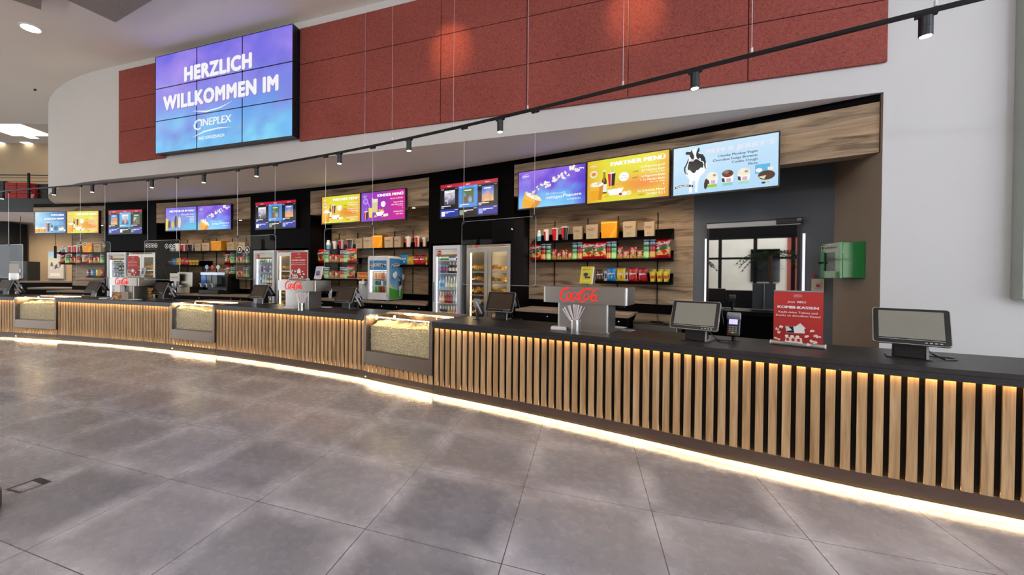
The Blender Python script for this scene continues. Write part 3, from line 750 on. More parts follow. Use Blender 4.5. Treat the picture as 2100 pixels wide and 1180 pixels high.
def popcorn_case(s0, s1, label, seed):
    sm = (s0 + s1) / 2; a = Vector(pt(s0, cf(s0), 0)); b = Vector(pt(s1, cf(s1), 0)); W = (b - a).length / 2 - .004
    m = (a + b) / 2; rz_ = math.atan2((b - a).y, (b - a).x)
    t = thing('popcorn_case', label, 'popcorn warmer', tuple(m), rz_, 'popcorn warmers in the counter')
    f = MB()
    for sx in (-1, 1): f.box(min(sx * W, sx * (W - .045)), max(sx * W, sx * (W - .045)), -.03, .02, .25, .915); f.box(min(sx * W, sx * (W - .02)), max(sx * W, sx * (W - .02)), .02, .62, .25, .915)
    f.box(-W + .045, W - .045, -.03, .02, .25, .425)
    obj('steel_frame', f, 'steel_warm', t, bevel=.003)
    obj('bin', MB().box(-W + .02, W - .02, .6, .62, .25, .92).box(-W + .02, W - .02, .02, .6, .4, .43), 'steel_warm', t)
    obj('front_glass', MB().box(-W + .045, W - .045, -.006, -.001, .425, .905), 'glass_pane', t)
    obj('lid_glass', MB().box(-W + .03, W - .03, 0, .46, .915, .92), 'glass_pane', t)
    obj('rear_ledge', MB().box(-W, W, .5, .8, .9, .935), 'return_brown', t)
    obj('edge_trim', MB().box(-W + .045, W - .045, -.012, -.0005, .905, .917).box(-W, W, .46, .5, .9, .93), 'steel_bright', t)
    # popcorn heap
    nx, nz, ny = 110, 44, 26; r = random.Random(seed); vs = []; fs = []; w = W - .05
    def top(u): return .79 + .028 * fbm(u * 2.2 + seed, .3) + .018 * math.cos(u * 5 + seed)
    for j in range(nz + 1):
        for i in range(nx + 1):
            u = i / nx; zt = top(u); v = j / nz
            vs.append((-w + 2 * w * u + r.uniform(-.004, .004), .05 + r.uniform(0, .012), .432 + (zt - .432) * v + (r.uniform(-.004, .004) if 0 < j < nz else 0)))
    o = len(vs)
    for j in range(1, ny + 1):
        for i in range(nx + 1):
            u = i / nx; v = j / ny
            vs.append((-w + 2 * w * u + r.uniform(-.004, .004), .056 + .52 * v, top(u) + .05 * fbm(u * 5, v * 3 + seed) + .04 * math.sin(v * PI) + r.uniform(-.009, .009)))
    for j in range(nz):
        for i in range(nx): fs.append((j * (nx + 1) + i, j * (nx + 1) + i + 1, (j + 1) * (nx + 1) + i + 1, (j + 1) * (nx + 1) + i))
    for j in range(ny):
        for i in range(nx):
            q = nz * (nx + 1) + j * (nx + 1) + i; fs.append((q, q + 1, q + nx + 2, q + nx + 1))
    o = obj('popcorn', MB().add(vs, fs), 'popcorn', t, smooth=180); o['kind'] = 'stuff'
    obj('front_light_strip', MB().box(-W + .06, W - .06, .012, .022, .892, .9), 'popcorn_led', t)
    for k, (x, y, z) in enumerate(((-W + .12, .1, .872), (-W + .36, .2, .885))):
        obj('heat_lamp', MB().ball(x, y, z, .017, 12).lathe([(.012, z + .012), (.012, .912)], 10, x, y), 'bulb_warm', t)
    cz, sz_ = math.cos(rz_), math.sin(rz_)
    for x, y, z, e in ((-W + .24, .28, .87, 4.5), (W - .25, .3, .87, 2.5)):
        LAMPS.append(((m.x + x * cz - y * sz_, m.y + x * sz_ + y * cz, z), e))
    I = Matrix.Translation(m) @ Matrix.Rotation(rz_, 4, 'Z'); I.invert()
    obj('base_slats', slat_run(s0 + .004, s1 - .004, .136, .244, -.012).xf(I), 'oak_slat', t)
    obj('base_board', MB().box(-W, W, .012, .3, .136, .25), 'gap_black', t)
    obj('plinth', MB().box(-W - .004, W + .004, -.012, .0, .071, .136), 'plinth_laminate', t)
    obj('floor_led_strip', MB().box(-W + .03, W - .03, .002, .02, .0722, .079), 'led_floor', t)
    obj('recessed_base', MB().box(-W, W, .075, .5, 0, .136), 'gap_black', t)
LAMPS = []
popcorn_case(-9.645, -8.322, 'farthest popcorn warming case in the counter at the left', 3)
popcorn_case(-4.844, -3.594, 'middle popcorn warming case in the slatted counter', 5)
popcorn_case(-.104, 1.148, 'nearest popcorn warming case, heaped full behind its glass', 8)
# ------------------------------------------------------------------ screens behind the counter
def kernel(p, x, z, r, seed=0):
    q = random.Random(seed)
    for k in range(4):
        a = q.uniform(0, 2 * PI); d = r * .55
        p.ell(x + d * math.cos(a), z + d * math.sin(a) * .9, r * q.uniform(.45, .65), r * q.uniform(.4, .6), q.choice(['#ffffff', '#f4efdf', '#eee4c4', '#e9e2f0']), 8)
    p.ell(x + r * .1, z - r * .15, r * .2, r * .14, '#b98e4c', 6)
def bucket(p, x, z, w, h, ang=0.0, stripes=True):
    ca, sa = math.cos(ang), math.sin(ang)
    def T(u, v): return (x + (u * ca - v * sa), z + (u * sa + v * ca))
    p.poly([T(-w * .36, 0), T(w * .36, 0), T(w * .5, h), T(-w * .5, h)], '#eda91c')
    if stripes:
        for k in range(5):
            v = h * (.62 + .075 * k); e = .36 + .14 * v / h
            p.poly([T(-w * e, v), T(w * e, v), T(w * e, v + h * .022), T(-w * e, v + h * .022)], '#f7cf57')
    p.poly([T(w * .12, 0), T(w * .36, 0), T(w * .5, h), T(w * .22, h)], '#d98d17')
    q = random.Random(int(x * 999))
    u, v = T(0, h); p.ell(u, v, w * .5, h * .16, '#f6efdc', 16, ang)
    for k in range(22):
        a = q.uniform(-.45, .45); b = h * (1 + q.uniform(-.02, .26) * (1 - abs(a) * 1.6)); u, v = T(w * a, b); p.ell(u, v, w * .07, w * .06, q.choice(['#ffffff', '#f7f0d8', '#efe2b4', '#d9c79a']), 7)
def bowl(p, x, z, w):
    q = random.Random(5)
    for k in range(9):
        a = q.uniform(-.38, .38) * w; b = z + w * .36 + q.uniform(0, .16) * w; p.poly([(x + a - w * .14, b - w * .03), (x + a + w * .12, b), (x + a + w * .01, b + w * .16)], q.choice(['#f1bd3c', '#e4a528', '#f6d067']))
    p.poly([(x - w * .34, z), (x + w * .3, z), (x + w * .5, z + w * .42), (x - w * .5, z + w * .36)], '#fdfdfb')
    p.ell(x + w * .3, z + w * .02, w * .13, w * .12, '#fbfbf6', 12); p.ell(x + w * .3, z + w * .02, w * .1, w * .09, '#b5202a', 12)
    p.ell(x + w * .55, z + w * .04, w * .15, w * .14, '#f4f4f4', 12); p.ell(x + w * .8, z + w * .06, w * .15, w * .14, '#fbf6d8', 12); p.ell(x + w * .8, z + w * .06, w * .11, w * .1, '#f2e38c', 12)
    p.poly([(x - w * .72, z - w * .12), (x - w * .3, z - w * .08), (x - w * .56, z + w * .16)], '#f0c03c')
def cola_cup(p, x, z, w, h, dark=True):
    p.line([(x + w * .1, z + h), (x - w * .02, z + h * 1.5)], w * .1, '#d9b9a0')
    p.poly([(x - w * .36, z), (x + w * .36, z), (x + w * .5, z + h), (x - w * .5, z + h)], '#231616' if dark else '#c9152a')
    p.poly([(x - w * .36, z), (x - w * .05, z), (x - w * .1, z + h), (x - w * .5, z + h)], '#d8182d')
    p.poly([(x - w * .1, z), (x - w * .03, z), (x + w * .0, z + h), (x - w * .08, z + h)], '#f6f0f0')
    p.ell(x, z + h, w * .5, h * .06, '#efe9e6', 14)
def beer(p, x, z, w, h):
    p.poly([(x - w / 2, z), (x + w / 2, z), (x + w / 2, z + h * .55), (x + w * .2, z + h * .72), (x + w * .18, z + h), (x - w * .18, z + h), (x - w * .2, z + h * .72), (x - w / 2, z + h * .55)], '#5b2b10')
    p.poly([(x - w * .25, z + h * .5), (x + w * .1, z + h * .5), (x + w * .12, z + h * .9), (x - w * .12, z + h * .9)], '#b5762a')
    p.rect(x - w / 2, z + h * .06, x + w / 2, z + h * .4, '#e9edf2'); p.rect(x - w * .2, z + h * .92, x + w * .2, z + h, '#efe9df')
def T2(p, t, x, z, sz_, c, al='r', w=None, b=2, sk=0.0):
    d = sz_ * .035
    for i in range(b): p.text(t, x + (i - (b - 1) / 2) * d, z, sz_, c, al, w, 0, sk, 2)
def menu_lines(p, W, Hh):
    for t, v, s in (('1x Popcorn groß', .665, .062), ('2x Nachos klein', .585, .062), ('(mit 1 von 3 Dips)', .535, .034), ('1x Popcorn klein', .45, .062), ('+ 1x Nacho klein', .37, .062), ('(mit 1 von 3 Dips)', .32, .034), ('+', .235, .07), ('2x Softdrink Mittel', .13, .062), ('2x Bier 0,5 l', .05, .062)):
        T2(p, t, W * .955, Hh * (v + .02), Hh * s * 1.15, '#fffef0', 'r', None, 2)
    for t, v, u in (('oder', .585, .66), ('oder', .45, .65), ('oder', .05, .725)): T2(p, t, W * u, Hh * (v + .02), Hh * .068, '#3c3410', 'r', None, 1)
def pic_partner(W, Hh):
    p = Pic(clip=(0, 0, W, Hh))
    def bg(u, v):
        n = .12 * fbm(u * 3, v * 3, 2); d = math.hypot((u - .45) * 1.1, (v - .95) * .9); e = math.hypot((u - .5) * .8, (v - .0))
        return mixrgb((230, 222, 58), (236, 112, 36), max(0, min(1, max(2.2 * (.19 - u) * (1.35 - v * .7), .85 - 3.0 * math.hypot((u - .72) * .6, v - .36), 3.2 * (u - .82) * (1.1 - .6 * v)) + .05 + .6 * n)))
    p.grad(0, 0, W, Hh, bg)
    for k in (-.006, -.002, .002, .006): p.text('PARTNER MENÜ', W * .955 + k, Hh * .82, Hh * .135, '#ffffff', 'r', W * .645)
    cineplex(p, W * .04, Hh * .86, W * .09, '#fff6e0')
    p.ell(W * .085, Hh * .68, Hh * .1, Hh * .1, '#cfe07a', 18); p.ell(W * .085, Hh * .68, Hh * .08, Hh * .08, '#f4e2c4', 18); p.ell(W * .085, Hh * .68, Hh * .055, Hh * .045, '#e88c4a', 12)
    beer(p, W * .225, Hh * .2, W * .062, Hh * .55); cola_cup(p, W * .32, Hh * .36, W * .1, Hh * .3)
    bowl(p, W * .37, Hh * .14, W * .21); bucket(p, W * .125, Hh * .06, W * .185, Hh * .37)
    p.ell(W * .475, Hh * .54, Hh * .105, Hh * .105, '#fdfdfb', 20); p.text('Sauce', W * .475, Hh * .56, Hh * .04, '#3b6ea8', 'c'); p.text('nach Wahl', W * .475, Hh * .5, Hh * .036, '#3b6ea8', 'c')
    menu_lines(p, W, Hh); return p
def pic_kinder(W, Hh):
    p = Pic(clip=(0, 0, W, Hh))
    p.grad(0, 0, W, Hh, lambda u, v: mixrgb(mixrgb((120, 60, 205), (205, 40, 150), u * 1.2 + .3 * fbm(u * 3, v * 3, 5)), (160, 120, 235), max(0, .35 - u + .3 * fbm(u * 4, v * 4, 8))))
    for k in (-.006, -.002, .002, .006): p.text('KINDER MENÜ', W * .955 + k, Hh * .82, Hh * .135, '#ffffff', 'r', W * .57)
    cineplex(p, W * .04, Hh * .86, W * .09, '#f2e6ff'); p.ell(W * .1, Hh * .7, Hh * .11, Hh * .11, '#c9a8f0', 18); p.ell(W * .1, Hh * .7, Hh * .08, Hh * .08, '#9d6bdc', 18)
    p.rect(W * .255, Hh * .3, W * .385, Hh * .66, '#d9cf9a'); 
    for k in range(16): p.ell(W * (.265 + .11 * (k % 5) / 4), Hh * (.66 + .04 * (k // 5)), W * .016, W * .014, '#f1ecd2', 7)
    p.line([(W * .21, Hh * .4), (W * .16, Hh * .66)], W * .008, '#c8c0f0'); p.poly([(W * .19, Hh * .12), (W * .25, Hh * .12), (W * .27, Hh * .46), (W * .17, Hh * .46)], '#f0dc50'); cola_cup(p, W * .11, Hh * .06, W * .1, Hh * .28)
    bowl(p, W * .44, Hh * .16, W * .2); p.ell(W * .515, Hh * .56, Hh * .1, Hh * .1, '#fdfdfb', 20); p.text('Sauce', W * .515, Hh * .58, Hh * .036, '#3b6ea8', 'c'); p.text('nach Wahl', W * .515, Hh * .52, Hh * .032, '#3b6ea8', 'c')
    for t, v, s in (('Nur bis 16.30 Uhr', .7, .07), ('Popcorn klein', .57, .068), ('oder Nacho klein', .49, .068), ('mit einem Dip', .44, .036), ('+', .355, .07), ('Softdrink 0,3 l', .25, .068), ('oder Slush', .17, .068)): T2(p, t, W * .955, Hh * v, Hh * s, '#ffffff', 'r')
    return p
def pic_popcorn(W, Hh):
    p = Pic(clip=(0, 0, W, Hh))
    def bg(u, v):
        n = fbm(u * 3.4, v * 2.6, 3); c = mixrgb((112, 76, 214), (158, 118, 230), .5 + n)
        d = (1 - v) * .9 + u * .15 - .45 + .45 * n
        c = mixrgb(c, (98, 170, 240), d * 2.0 + .2); c = mixrgb(c, (140, 214, 248), max(0, (.5 - v) * 2.0 - abs(u - .45) * 1.0 + .4 * n))
        return mixrgb(c, (70, 38, 200), max(0, (u - .82) * 3.5))
    p.grad(0, 0, W, Hh, bg, 24, 14)
    cineplex(p, W * .05, Hh * .86, W * .12, '#ffffff')
    q = random.Random(4)
    for k in range(34):
        t = k / 33; u = .27 + .68 * t + q.uniform(-.06, .06); v = .5 + .44 * t + q.uniform(-.09, .09); kernel(p, W * u, Hh * v, W * q.uniform(.016, .034), k)
    bucket(p, W * .14, Hh * -.02, W * .3, Hh * .36, -.5)
    T2(p, 'Ab sofort auch', W * .72, Hh * .31, Hh * .075, '#dff2ff', 'r', W * .29, 1); T2(p, 'salziges', W * .68, Hh * .2, Hh * .105, '#ffffff', 'r', W * .24, 2); T2(p, 'Popcorn', W * .945, Hh * .215, Hh * .115, '#ffffff', 'r', W * .25, 3); T2(p, 'erhältlich.', W * .945, Hh * .12, Hh * .075, '#eef8ff', 'r', W * .2, 1)
    return p
def bj_logo(p, x, z, w, c='#1d1712'):
    n = 14; a = []; b = []; h = w * .19
    def f(t): return x - w / 2 + w * t, z + w * .09 * (1 - (2 * t - 1) ** 2)
    for i in range(n + 1):
        u, v = f(i / n); a.append((u, v)); b.append((u, v + h))
    for i in range(n): p.poly([a[i], a[i + 1], b[i + 1], b[i]], '#fbf6ea')
    for i in range(n):
        k = h * .12; q = [a[i], a[i + 1], b[i + 1], b[i]]; p.poly([(q[0][0], q[0][1] + k), (q[1][0], q[1][1] + k), (q[2][0], q[2][1] - k), (q[3][0], q[3][1] - k)], c)
    s = "BEN&JERRY'S"
    for i, ch in enumerate(s):
        t = .07 + .86 * (i + .5) / len(s); u, v = f(t); an = math.atan(-4 * .09 * (2 * t - 1) * 1.0)
        for d in (-.006, .006): p.text(ch, u + w * d, v + h * .24, h * .68, '#ffffff', 'c', None, 0, 0, 2, an)
COW = [('#f4f7fb', '412,360 480,330 490,480 520,520 430,540 455,480'), ('#f4f7fb', '340,690 400,715 430,740 490,690 560,660 640,640 670,560 670,650 620,740 560,790 540,840 520,900 515,1050 470,1055 470,870 440,860 415,900 410,1060 360,1060 365,850 330,800 290,750'),
       ('#f4f7fb', '350,480 380,470 640,560 650,600 600,660 340,700 300,640'), ('#12151d', '285,410 320,390 380,395 400,355 412,395 445,450 445,490 430,530 400,510 370,470 365,440 300,440'),
       ('#12151d', '485,400 510,350 525,315 540,340 540,380 515,405 540,425 600,430 640,490 650,540 660,560 640,570 600,545 575,545 560,495 530,490 535,520 500,500 480,460'), ('#12151d', '355,490 330,530 300,600 265,650 265,700 285,750 300,765 295,720 290,670 310,630 340,560 350,520'),
       ('#12151d', '350,560 380,545 430,545 470,510 510,515 555,545 600,560 615,600 600,655 570,645 550,660 520,690 490,690 470,730 430,740 400,715 375,690 340,690 330,650 345,600'), ('#12151d', '620,560 650,560 650,610 655,670 640,670 625,620'), ('#12151d', '315,720 335,760 325,770 310,740'), ('#eec4d6', '385,520 410,508 440,525 430,550 400,552')]
def cow(p, x, z, s, W=1.0, Hh=1.0):
    for c, pts in COW:
        q = []
        for a in pts.split():
            u_, v_ = map(float, a.split(',')); u = (u_ - 72) / 1732; b = 1110 - 135 * u; v = (b - v_) / (b - 350 + 260 * u)
            q.append((x + (u - .215) * W * s, z + (v - .5) * Hh * s))
        p.poly(q, c)
def tub(p, x, z, w, h, top, base):
    p.poly([(x - w * .36, z), (x + w * .36, z), (x + w * .46, z + h * .6), (x - w * .46, z + h * .6)], '#f4f4f0')
    p.poly([(x - w * .36, z), (x + w * .36, z), (x + w * .39, z + h * .18), (x - w * .39, z + h * .18)], base)
    p.poly([(x - w * .42, z + h * .25), (x - w * .2, z + h * .2), (x - w * .25, z + h * .45), (x - w * .44, z + h * .48)], '#2b2733'); p.rect(x - w * .1, z + h * .2, x + w * .25, z + h * .42, '#d9a8c8')
    p.ell(x, z + h * .62, w * .5, h * .12, '#e9e9e4', 14); p.ell(x, z + h * .72, w * .44, h * .22, top, 14); p.ell(x - w * .1, z + h * .82, w * .2, h * .12, mixrgb(top, '#ffffff', .25), 9); p.ell(x + w * .18, z + h * .72, w * .14, h * .07, mixrgb(top, '#000000', .35), 8)
def pic_bj(W, Hh):
    p = Pic(clip=(0, 0, W, Hh)); p.grad(0, 0, W, Hh, lambda u, v: mixrgb((176, 216, 246), (202, 230, 250), v + .4 * fbm(u * 2, v * 2)))
    cow(p, W * .215, Hh * .5, 1.0, W, Hh)
    for k in (-.006, -.002, .002, .006): p.text('BEN & JERRY´S', W * .965 + k, Hh * .8, Hh * .13, '#e6e4f2', 'r', W * .62)
    for t, v in (('Chunky Monkey Vegan', .69), ('Chocolate Fudge Brownie', .61), ('Cookie Dough', .535), ('Slices', .46)): T2(p, t, W * .82, Hh * v, Hh * .068, '#26323c', 'r')
    bj_logo(p, W * .115, Hh * .13, W * .19)
    for i, (c, b) in enumerate((('#f1ead6', '#8fd03c'), ('#6a3a22', '#7fd0b8'), ('#efe6cc', '#9fd8c0'))): tub(p, W * (.4 + .15 * i), Hh * .1, W * .125, Hh * .33, c, b)
    p.ell(W * .34, Hh * .18, W * .02, Hh * .11, '#3a2718', 10, -.1)
    p.rect(W * .8, Hh * .26, W * .93, Hh * .44, '#58b4e4'); p.ell(W * .835, Hh * .33, W * .03, Hh * .04, '#f3f0f0', 10); p.ell(W * .9, Hh * .22, W * .075, Hh * .09, '#4a2a18', 14); p.poly([(W * .82, Hh * .2), (W * .88, Hh * .15), (W * .9, Hh * .22)], '#e6cfa0'); p.rect(W * .91, Hh * .31, W * .955, Hh * .37, '#efe8da')
    p.ell(W * .875, Hh * .08, W * .02, Hh * .02, '#4a2a18', 8); p.ell(W * .915, Hh * .085, W * .015, Hh * .02, '#d8bd84', 8)
    return p
def pic_ice(W, Hh):
    p = Pic(clip=(0, 0, W, Hh)); p.grad(0, 0, W, Hh, lambda u, v: mixrgb(mixrgb((112, 100, 214), (150, 132, 228), .5 + fbm(u * 3, v * 3, 1)), (92, 190, 224), (1 - v) * 1.1 + .2 * u - .35 + .4 * fbm(u * 3, v * 3, 6)))
    for k in (-.006, -.002, .002, .006): p.text('NIX MEHR EIS IM SAAL!', W * .93 + k, Hh * .8, Hh * .125, '#f4f4ff', 'r', W * .8)
    T2(p, 'Das gibts hier!', W * .93, Hh * .655, Hh * .1, '#f4f4ff', 'r', W * .42, 2, .25)
    for v in (.57, .5, .44, .38, .33): p.rect(W * (.78 - (v > .56) * .1), Hh * v, W * .93, Hh * (v + .022), '#e4ecfa')
    for x, h, c in ((.12, .34, '#4a3540'), (.23, .3, '#d8b830'), (.34, .55, '#4a2018'), (.45, .5, '#e6d2a8')):
        p.rect(W * (x - .008), Hh * .02, W * (x + .008), Hh * .12, '#c8a878'); p.ell(W * x, Hh * (.1 + h * .5), W * .05, Hh * h * .5, c, 14)
    p.poly([(0, 0), (W * .06, 0), (W * .09, Hh * .5), (0, Hh * .55)], '#e8c95a'); return p
def pic_blue(W, Hh):
    p = Pic(clip=(0, 0, W, Hh)); p.grad(0, 0, W, Hh, lambda u, v: mixrgb(mixrgb((190, 222, 238), (70, 150, 212), u * 1.1 + .2 * fbm(u * 3, v * 3)), (24, 70, 150), max(0, u + v - 1.15) + .5 * max(0, u - .8)))
    for k in (-.006, -.002, .002, .006): p.text('POPCORN', W * .93 + k, Hh * .8, Hh * .13, '#ffffff', 'r', W * .4); p.text('& NACHO MENÜ', W * .93 + k, Hh * .63, Hh * .12, '#ffffff', 'r', W * .62)
    cineplex(p, W * .04, Hh * .86, W * .09, '#ffffff')
    for v in (.5, .44, .38): T2(p, 'oder 1x Nachos klein', W * .93, Hh * v, Hh * .05, '#eef6ff', 'r', W * .4, 1)
    bucket(p, W * .08, Hh * .02, W * .2, Hh * .2); bucket(p, W * .26, Hh * .02, W * .2, Hh * .2); cola_cup(p, W * .43, Hh * .06, W * .1, Hh * .42); beer(p, W * .55, Hh * .06, W * .06, Hh * .48); p.ell(W * .68, Hh * .22, Hh * .1, Hh * .1, '#2f5d8c', 14); bowl(p, W * .86, Hh * .1, W * .18); return p
def pic_program(W, Hh, k):
    p = Pic(clip=(0, 0, W, Hh)); p.rect(0, 0, W, Hh, '#07060a'); p.rect(0, Hh * .9, W, Hh, '#c01238')
    cols = [('#0a0910', '#2438a4'), ('#4a92e4' if k else '#46b0e0', '#0a0910'), ('#0a0910', '#2a2f9e')]
    q = random.Random(k + 20)
    for i in range(3):
        x0 = W * i / 3; x1 = W * (i + 1) / 3; w = x1 - x0
        p.rect(x0, Hh * .275, x1, Hh * .9, cols[i][0]); p.rect(x0, Hh * .03, x1, Hh * .265, cols[i][1])
        T2(p, 'KINO %d' % (7 + i), (x0 + x1) / 2, Hh * .925, Hh * .045, '#ffffff', 'c'); T2(p, '16:20', x0 + w * .05, Hh * .845, Hh * .042, '#ffffff', 'l'); T2(p, 'Saal %d' % (7 + i), x1 - w * .05, Hh * .85, Hh * .034, '#e8e8f0', 'r', None, 1)
        # plain generic poster: sky, ground and a few shapes
        px0, px1, pz0, pz1 = x0 + w * .22, x1 - w * .2, Hh * .4, Hh * .82
        pal = [((90, 120, 220), (240, 200, 120), (226, 120, 70)), ((236, 232, 240), (90, 80, 110), (150, 140, 170)), ((70, 110, 50), (130, 90, 50), (60, 110, 160))][(i + k) % 3]
        p.grad(px0, pz0, px1, pz1, lambda u, v: mixrgb(pal[1], pal[0], v * 1.3 - .1 + .5 * fbm(u * 3, v * 3, i + k)), 8, 10)
        for _ in range(5): p.ell(px0 + (px1 - px0) * q.uniform(.15, .85), pz0 + (pz1 - pz0) * q.uniform(.12, .6), w * q.uniform(.03, .09), Hh * q.uniform(.03, .09), mixrgb(pal[2], '#ffffff', q.uniform(0, .6)), 10)
        p.rect(px0 + w * .1, pz1 - Hh * .07, px1 - w * .12, pz1 - Hh * .04, '#ffffff')
        p.rect(x0 + w * .05, Hh * .345, x0 + w * .58, Hh * .368, '#f2f2f6'); p.rect(x0 + w * .05, Hh * .3, x0 + w * .2, Hh * .325, '#cfd4ea')
        p.rect(x0 + w * .06, Hh * .06, x0 + w * .26, Hh * .2, mixrgb(pal[0], '#ffffff', .4)); p.rect(x0 + w * .28, Hh * .175, x0 + w * .78, Hh * .198, '#f2f2f6'); p.rect(x0 + w * .28, Hh * .14, x0 + w * .44, Hh * .163, '#cfd4ea'); p.rect(x0 + w * .8, Hh * .225, x1 - w * .04, Hh * .245, '#e8e8f0')
    return p
def screen(tl, br, off, picf, label, group, depth=.06, bez=.013, name='menu_screen', mount=.02):
    s0, z1 = sz(*tl, off); s1, z0 = sz(*br, off)
    A = Vector(pt(s0, off)); B = Vector(pt(s1, off)); d = B - A; W = d.length; Hh = z1 - z0
    t = thing(name, label, 'screen', (A.x, A.y, z0), math.atan2(d.y, d.x), group)
    obj('housing', MB().box(0, W, .003, depth, 0, Hh).box(W * .25, W * .75, depth, depth + mount, Hh * .2, Hh * .8), 'black_plastic', t)
    fr = MB().box(0, W, -.004, .003, 0, bez * 1.6).box(0, W, -.004, .003, Hh - bez, Hh).box(0, bez, -.004, .003, bez * 1.6, Hh - bez).box(W - bez, W, -.004, .003, bez * 1.6, Hh - bez)
    obj('bezel', fr, 'black_plastic', t)
    p = picf(W - 2 * bez, Hh - 2.6 * bez); p.v = [(x + bez, y * .04 + .002, z + bez * 1.6) for x, y, z in p.v]
    obj('display', p, 'screen_image', t, smooth=0)
    return t
MG = 'menu screens behind the counter'
screen((1062.5, 353.4), (1201.9, 419.3), -.08, pic_popcorn, 'purple and blue menu screen left of the yellow partner menu, nearest group of three', MG)
screen((1203.3, 331.3), (1373.5, 405), -.08, pic_partner, 'large yellow partner menu screen between the purple and the pale blue screen', MG)
screen((1379.5, 304.5), (1598.8, 384), -.08, pic_bj, 'pale blue ice cream menu screen with a black and white cow', MG)
screen((659.4, 404), (739.3, 456.3), -.08, pic_partner, 'yellow partner menu screen left of the pink kinder menu screen', MG)
screen((740.3, 396), (831.6, 451.2), -.08, pic_kinder, 'purple and pink kinder menu screen', MG)
screen((339, 426.3), (403.7, 473), -.08, pic_ice, 'blue menu screen with a row of ice lollies', MG)
screen((404.5, 422.8), (474, 471), -.08, pic_popcorn, 'purple popcorn menu screen right of the ice lolly screen', MG)
screen((71, 434.5), (135.6, 479), -.08, pic_blue, 'leftmost menu screen, pale blue with tubs and drinks', MG)
screen((136.5, 433.4), (202.8, 479), -.08, pic_partner, 'small yellow partner menu screen at the far left beside the pale blue one', MG)
PG = 'film programme screens on the black piers'
screen((903, 380), (1021, 441), -.05, lambda w, h: pic_program(w, h, 1), 'film programme screen above the nearest drinks fridge and nacho cabinet', PG, .045, .006, 'programme_screen', .002)
screen((523.5, 416), (607, 468), -.05, lambda w, h: pic_program(w, h, 1), 'film programme screen on the middle black pier', PG, .045, .006, 'programme_screen', .002)
screen((222, 432), (291.5, 480), -.05, lambda w, h: pic_program(w, h, 0), 'film programme screen on the leftmost black pier', PG, .045, .006, 'programme_screen', .002)
# ------------------------------------------------------------------ fridges, nacho cabinets, freezer
def place(s, off, z): return pt(s, off, z), rot(s)
def bottle_mesh(kind):
    G = {'green': ('#3f7d3a', '#d9e0cf', '#c8cbc0', .205, .029), 'dark': ('#1f1512', '#d7cdb8', '#a58a3c', .205, .029), 'clear': ('#b9ccd0', '#f0f2ee', '#d9dde0', .225, .031),
         'water': ('#a9cbd8', '#5f9fc8', '#2f6fb0', .225, .032), 'yellow': ('#c9a63c', '#efe7b8', '#d9d0a0', .2, .028), 'red': ('#8e1f22', '#d86a70', '#cfd0d0', .2, .028), 'pink': ('#d88a90', '#f4dfe0', '#e0e0e0', .2, .028), 'brown': ('#6a3f16', '#e9e4d4', '#b8b8b0', .205, .029)}
    mb = MB()
    if kind in ('can_silver', 'can_blue'):
        a, b = (('#c8ccd2', '#aeb6bf') if kind == 'can_silver' else ('#2b3f8c', '#c3c9d6'))
        cl = [lin('#a8a8a8'), lin(a), lin(b), lin(a), lin('#b9b9b9'), lin('#cfcfcf')]
        mb.lathe([(.02, 0), (.026, .006), (.026, .045), (.026, .085), (.026, .12), (.022, .13), (.022, .132)], 12, c=lambda j, u: cl[min(j, 5)] if (j != 2 or u < .5) else lin('#b8222e' if kind == 'can_blue' else '#3c5f8c'))
        return mb, 'print_gloss'
    g, lb, cp, h, r = G[kind]; g, lb, cp = lin(g), lin(lb), lin(cp)
    cl = [g, g, lb, g, g, lb, cp, cp]
    mb.lathe([(r * .9, 0), (r, .006), (r, h * .18), (r, h * .46), (r, h * .55), (r * .45, h * .72), (r * .4, h * .9), (r * .46, h * .91), (r * .44, h)], 12, c=lambda j, u: cl[j])
    return mb, 'print_gloss'
BM = {}
WORDS = {'green': 'green glass bottle', 'dark': 'dark brown bottle', 'clear': 'clear bottle with white label', 'water': 'pale blue water bottle', 'yellow': 'yellow bottle', 'red': 'red bottle', 'pink': 'pink bottle', 'brown': 'brown bottle', 'can_silver': 'silver can', 'can_blue': 'blue and silver can'}
def put_bottle(kind, s, off, z, label, group):
    if kind not in BM:
        m, mt = bottle_mesh(kind); o = obj('drink_can' if 'can' in kind else 'drink_bottle', m, mt); BM[kind] = o
    else: o = BM[kind].copy(); C.objects.link(o)
    o.location = pt(s, off, z); o.rotation_euler = (0, 0, rot(s) + rng.uniform(-.5, .5)); tag(o, label, 'can' if 'can' in kind else 'bottle', group)
SHZ = [sz(915, y, .1)[1] for y in (534, 560, 592.6, 621, 650)]
